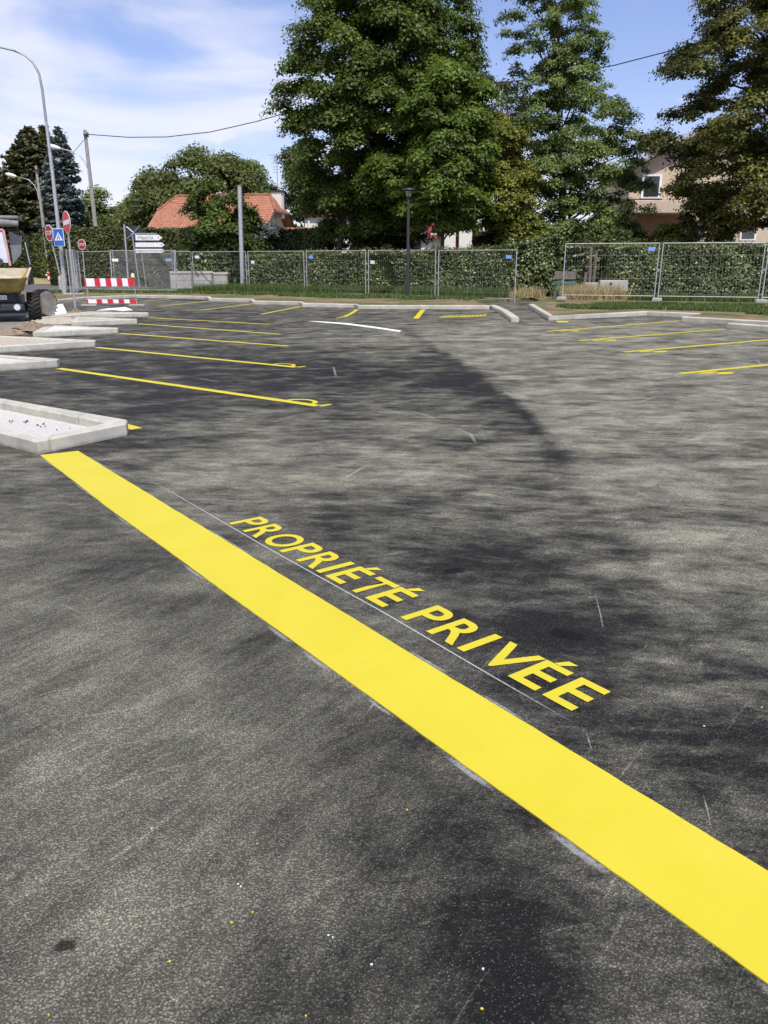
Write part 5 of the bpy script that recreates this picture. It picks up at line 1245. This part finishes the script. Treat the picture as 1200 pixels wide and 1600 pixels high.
z_ = zrow(364, D); MB().box(-1.15, 1.15, 0, 2.5, 0, z_).build('wall', M['cream'], t); b = MB()
b.v = [(-1.35, -.3, z_), (1.35, -.3, z_), (1.35, 1.25, z_ + .38), (-1.35, 1.25, z_ + .38), (-1.35, 2.8, z_), (1.35, 2.8, z_)]; b.f = [(0, 1, 2, 3), (3, 2, 5, 4), (0, 3, 4), (1, 5, 2), (0, 4, 5, 1)]; b.build('roof', M['tiles'], t)
D = 66; t = thing('cream_house', 'pale cream house wall glimpsed left of the maple trunk', 'house', (xcol(510, 360, D), D, 0), 0)
zt = zrow(338, D); MB().box(-1.7, 1.7, 0, 5, 0, zt).build('wall', M['whitewall'], t)
b = MB(); b.prism_y([(-2.0, zt), (2.0, zt), (0, zt + 1.1)], -.3, 5.3); b.build('roof', M['tiles_dark'], t); MB().box(.3, 1.0, -.03, -.005, 3.2, 4.2).build('window', M['darkglass'], t); MB().box(-1.45, -1.3, -.1, -.005, 0, zt - .1).build('downpipe', M['whitewall'], t)
D = 64; t = thing('white_house', 'white house with a dark red roof glimpsed under the ash tree', 'house', (xcol(690, 370, D), D, 0), 0)
xl, xr = -3.1, 2.4; zt = zrow(372, D); MB().box(xl, xr, 1.5, 7, 0, zt + .4).build('wall', M['whitewall'], t)
MB().box(0.0, 2.4, .6, 1.45, 0, zrow(335, D)).build('gable_wall', M['whitewall'], t)
b = MB(); b.v = [(xl - .3, 1.1, zt), (-.05, 1.1, zt), (-.05, 4.2, zt + 2.4), (xl - .3, 4.2, zt + 2.4), (xl - .3, 7.3, zt), (-.05, 7.3, zt)]; b.f = [(0, 1, 2, 3), (3, 2, 5, 4), (0, 3, 4), (1, 5, 2), (0, 4, 5, 1)]; b.build('roof', M['tiles_dark'], t)
MB().box(-2.4, -1.5, 1.44, 1.495, 2.0, 3.0).build('window', M['darkglass'], t)
def house_right():
    D = 52; X = lambda x: xcol(x, 330, D) - cx0; cx0 = xcol(1090, 330, D)
    t = thing('house', 'peach rendered house with a balcony half hidden by the big lime tree', 'house', (cx0, D, 0))
    Z = lambda y: zrow(y, D)
    # upper storey wall with gable
    apex = (X(1110), Z(190)); eL = (X(985), Z(258)); eR = (X(1250), Z(258))
    b = MB(); b.prism_y([(X(985), Z(311)), (X(1250), Z(311)), (eR[0], eR[1]), apex, (eL[0], eL[1])], 0.6, 8); b.build('wall', M['peach'], t)
    MB().box(X(985), X(1250), .9, 8, 0, Z(311) - .004).build('lower_wall', M['peach'], t)
    MB().box(X(1004), X(1080), .80, .895, 0, Z(336)).build('balcony_shade_panel', M['recess_shade'], t)  # brown panel: shade of the recess under the balcony put into its colour
    b = MB(); th = .18
    for (a, c) in (((X(975), Z(266)), apex), (apex, (X(1262), Z(266)))): b.prism_y([a, c, (c[0], c[1] + th), (a[0], a[1] + th)], -.1, 8.3)
    b.build('roof', M['greyroof'], t)
    w_ = MB().box(X(1003), X(1034), .52, .595, Z(309), Z(271)).build('window', M['white'], t); MB().box(X(1007), X(1030), .49, .515, Z(306), Z(274)).build('pane', M['darkglass'], w_)
    MB().box(X(984), X(1036), .42, .595, Z(313), Z(310)).build('string_course', M['eave'], t)
    MB().box(X(985), X(1080), -.75, .595, Z(334), Z(314)).build('balcony', M['peach'], t, bevel=.05)
    MB().box(X(1083), X(1112), .86, .895, 0, Z(343)).build('doorway', M['darkglass'], t)
    MB().box(X(1079), X(1083), .55, .85, 0, Z(334)).build('pillar', M['peach'], t)
    w_ = MB().box(X(1170), X(1196), .82, .895, Z(375), Z(338)).build('window', M['white'], t); MB().box(X(1173), X(1193), .79, .815, Z(372), Z(341)).build('pane', M['darkglass'], w_)
    b = MB(); b.box(X(1084), X(1250), .3, .36, Z(392), Z(376)); b.build('garden_wall', M['peach'], t)
house_right()

# ---------------------------------------------------------------- site dumper
def dumper():
    ox, oy = -10.3, 21.75
    t = thing('site_dumper', 'dusty site dumper with a yellow skip and a canopy parked at the left edge', 'dumper', (ox, oy, 0.006), R(19))
    def wheel(x, y, r, w_, rot=0.0, dusty=False):
        b = MB(); prof = [(r * .55, -w_ / 2), (r * .9, -w_ / 2), (r * .98, -w_ * .38), (r, 0), (r * .98, w_ * .38), (r * .9, w_ / 2), (r * .55, w_ / 2)]
        b.lathe(prof, axis='x', n=32)
        for k in range(22):
            a = 6.2832 * k / 22
            for s_ in (-1, 1):
                Mx = Matrix.Rotation(a + (0.14 if s_ > 0 else 0), 4, 'X') @ Matrix.Translation((s_ * w_ * .24, 0, r * .985)) @ Matrix.Rotation(s_ * .5, 4, 'Z')
                b.box(-w_ * .24, w_ * .24, -.02, .02, -.02, .035, Mx)
        ty = thing('wheel', None, None); ty.parent = t; ty.location = (x, y, r); ty.rotation_euler = (0, 0, rot)
        b.build('tyre', M['black'], ty, smooth=True)
        b = MB(); s_ = 1 if x > 0 else -1
        b.lathe([(r * .62, -w_ * .5 - .006), (r * .60, -w_ * .53), (r * .35, -w_ * .42), (.06, -w_ * .42), (.05, -w_ * .48)], axis='x', n=24)
        b.lathe([(r * .62, w_ * .5 + .006), (r * .60, w_ * .53), (r * .35, w_ * .42), (.06, w_ * .42), (.05, w_ * .48)], axis='x', n=24)
        b.build('rim', M['dust_tyre' if dusty else 'skip'], ty, smooth=True)
        if dusty:
            b = MB(); b.lathe([(r * .62, w_ * .505), (r * .9, w_ * .515), (r * .93, w_ * .50)], axis='x', n=28); b.build('dusty_sidewall', M['dust_tyre'], ty)
    wheel(.86, 0, .36, .33); wheel(-.86, 0, .36, .33); wheel(.98, 1.70, .37, .33, R(-42), True); wheel(-.75, 1.75, .37, .33, R(-42), True)
    # chassis and bumper
    b = MB(); b.box(-.66, .66, -.45, .1, .22, .50); b.box(-.45, .45, .1, 2.3, .30, .62); b.build('chassis', M['blackpaint'], t, bevel=.02)
    b = MB(); b.box(-.72, .64, -.55, -.455, .30, .46); b.build('bumper', M['anthra'], t, bevel=.02)
    b = MB(); b.tube([(-.8, 0, .36), (.8, 0, .36)], .06, 8); b.tube([(-.8, 1.75, .36), (.8, 1.75, .36)], .06, 8); b.build('axle', M['blackpaint'], t)
    for x in (.48, -.48):
        b = MB(); b.lathe([(.085, -.05), (.09, 0), (.07, .03)], (x, -.56, .385), axis='y', n=18); hl = b.build('headlight', M['galv'], t, smooth=True)
        MB().lathe([(.07, 0), (.03, .006)], (x, -.618, .385), axis='y', n=18).build('lens', M['glassy'], hl, smooth=True)
    pl = MB().box(-.13, .25, -.475, -.46, .58, .69).build('number_plate', M['white'], t)
    text_on('GE 38216', .085, (.06, -.479, .635), 'blackpaint', pl, .32)
    MB().box(-.6, .5, -.45, .0, .505, .72).build('skip_support', M['blackpaint'], t, bevel=.015)
    # skip: hollow tub with flared sides
    def rings(rg, close_in=True):
        b = MB(); k = 8
        for pts in rg: b.v += pts
        n = len(rg[0])
        for i in range(len(rg) - 1):
            for j in range(n): b.f.append((i * n + j, i * n + (j + 1) % n, (i + 1) * n + (j + 1) % n, (i + 1) * n + j))
        b.f.append(tuple(range(n))[::-1]); b.f.append(tuple((len(rg) - 1) * n + j for j in range(n)))
        return b
    def rect(hx, y0, y1, z, zb=None, c=.12): zb = z if zb is None else zb; return [(-hx + c, y0, z), (hx - c, y0, z), (hx, y0 + c, z), (hx, y1 - c, zb), (hx - c, y1, zb), (-hx + c, y1, zb), (-hx, y1 - c, zb), (-hx, y0 + c, z)]
    sk = rings([rect(.52, -.42, .30, .73), rect(.62, -.62, .45, .80), rect(.74, -.82, .62, 1.08, 1.15), rect(.82, -.86, .74, 1.14, 1.36), rect(.80, -.84, .72, 1.145, 1.365), rect(.70, -.78, .58, 1.02, 1.1)])
    sko = sk.build('skip', M['skip'], t)
    b = MB(); b.prism([(-.72, .60), (.72, .60), (.76, .66), (-.76, .66)], 1.06, 1.36); b.build('back_plate', M['skipin'], sko)
    b = MB(); b.v = []; 
    b.tube([(-.70, -.87, 1.135), (.70, -.87, 1.135)], .028, 6); b.tube([(.82, -.72, 1.14), (.83, .62, 1.36)], .03, 6); b.tube([(-.82, -.72, 1.14), (-.83, .62, 1.36)], .03, 6); b.build('rim_bar', M['skipin'], sko)
    MB().box(.05, .10, -.83, -.72, .82, 1.10).build('stiffener', M['skip'], sko)
    b = MB(); n, k = 18, 6
    for i in range(k):
        f_ = i / (k - 1)
        for j in range(n):
            a = 6.2832 * j / n; rr = 1 - f_; b.v.append((.66 * rr * math.cos(a) * (1 + random.uniform(-.05, .05)), -.08 + .62 * rr * math.sin(a), 1.06 + .26 * f_ ** .9 + random.uniform(-.02, .02)))
    for i in range(k - 1):
        for j in range(n): b.f.append((i * n + j, i * n + (j + 1) % n, (i + 1) * n + (j + 1) % n, (i + 1) * n + j))
    b.build('sand_load', M['sand'], t, smooth=True)
    # driver's area
    cx = -.22; y = 1.35
    b = MB(); b.box(cx - .7, cx + .58, y, y + 1.2, .62, 1.28); b.build('engine_cover', M['blackpaint'], t, bevel=.04)
    b = MB(); b.lathe([(.19, -.012), (.205, 0), (.19, .012), (.17, 0)], (.0, 0, 0), n=24); sw = b.build('steering_wheel', M['blackpaint'], t, smooth=True); sw.location = (-.08, 1.12, 1.52); sw.rotation_euler = (R(38), 0, 0)
    MB().tube([(-.08, 1.2, 1.2), (-.08, 1.12, 1.5)], .03, 8).build('steering_column', M['blackpaint'], t)
    b = MB(); y_ = 1.30
    b.prism_y([(cx - .60, 1.50), (cx + .46, 1.50), (cx + .40, 2.32), (cx - .56, 2.32)], y_, y_ + .03); ws = b.build('windscreen', M['glassy'], t)
    b = MB(); b.tube([(cx + .49, y_, 1.42), (cx + .44, y_, 2.36)], .035, 6); b.tube([(cx - .62, y_, 1.42), (cx - .60, y_, 2.36)], .035, 6); b.tube([(cx - .60, y_, 2.37), (cx + .44, y_, 2.37)], .035, 6); b.build('screen_frame', M['pink'], ws)
    MB().box(cx - .40, cx + .18, y_ - .03, y_ - .004, 1.60, 1.74).build('orange_band', M['orange'], ws, bevel=.01)
    MB().prism_y([(cx + .54, 1.45), (cx + .80, 1.75), (cx + .86, 2.2), (cx + .54, 2.34)], y_ + .25, y_ + .28).build('side_window', M['greyglass'], t)
    b = MB(); b.tube([(cx - .75, y_ + .2, 2.40), (cx + .7, y_ + .2, 2.40), (cx + .88, y_ + .2, 2.32), (cx + .97, y_ + .2, 2.1), (cx + .98, y_ + .2, 1.3), (cx + .9, y_ + .2, .9)], .045, 8)
    b.tube([(cx - .75, y_ + 1.2, 2.40), (cx + .7, y_ + 1.2, 2.40), (cx + .90, y_ + 1.2, 2.2), (cx + .92, y_ + 1.2, .9)], .045, 8); b.build('roll_bar', M['blackpaint'], t, smooth=True)
    b = MB(); b.box(cx - .85, cx + .86, y_ - .05, y_ + 1.35, 2.66, 2.74); ro = b.build('canopy', M['greycloth'], t, bevel=.03)
    b = MB(); b.tube([(cx - .8, y_ - .02, 2.55), (cx - .3, y_ - .04, 2.52), (cx + .3, y_ - .02, 2.56), (cx + .84, y_, 2.53)], [.09, .11, .10, .08], 10); b.build('rolled_cover', M['greycloth'], ro, smooth=True)
    b = MB()
    for x in (cx - .6, cx + .1, cx + .78): b.tube([(x, y_ + .05, 2.40), (x, y_ + .05, 2.68)], .03, 6)
    b.build('canopy_post', M['blackpaint'], ro)
    b = MB(); b.tube([(cx + 1.0, y_ + .1, 1.45), (cx + .94, y_ + .1, 2.05)], .016, 6); b.build('mirror_bar', M['galv'], t)
    b = MB(); b.box(-.5, -.1, 1.75, 2.2, 1.285, 1.40); b.box(-.5, -.1, 2.15, 2.27, 1.405, 1.75); b.build('seat', M['blackpaint'], t, bevel=.03)
dumper()
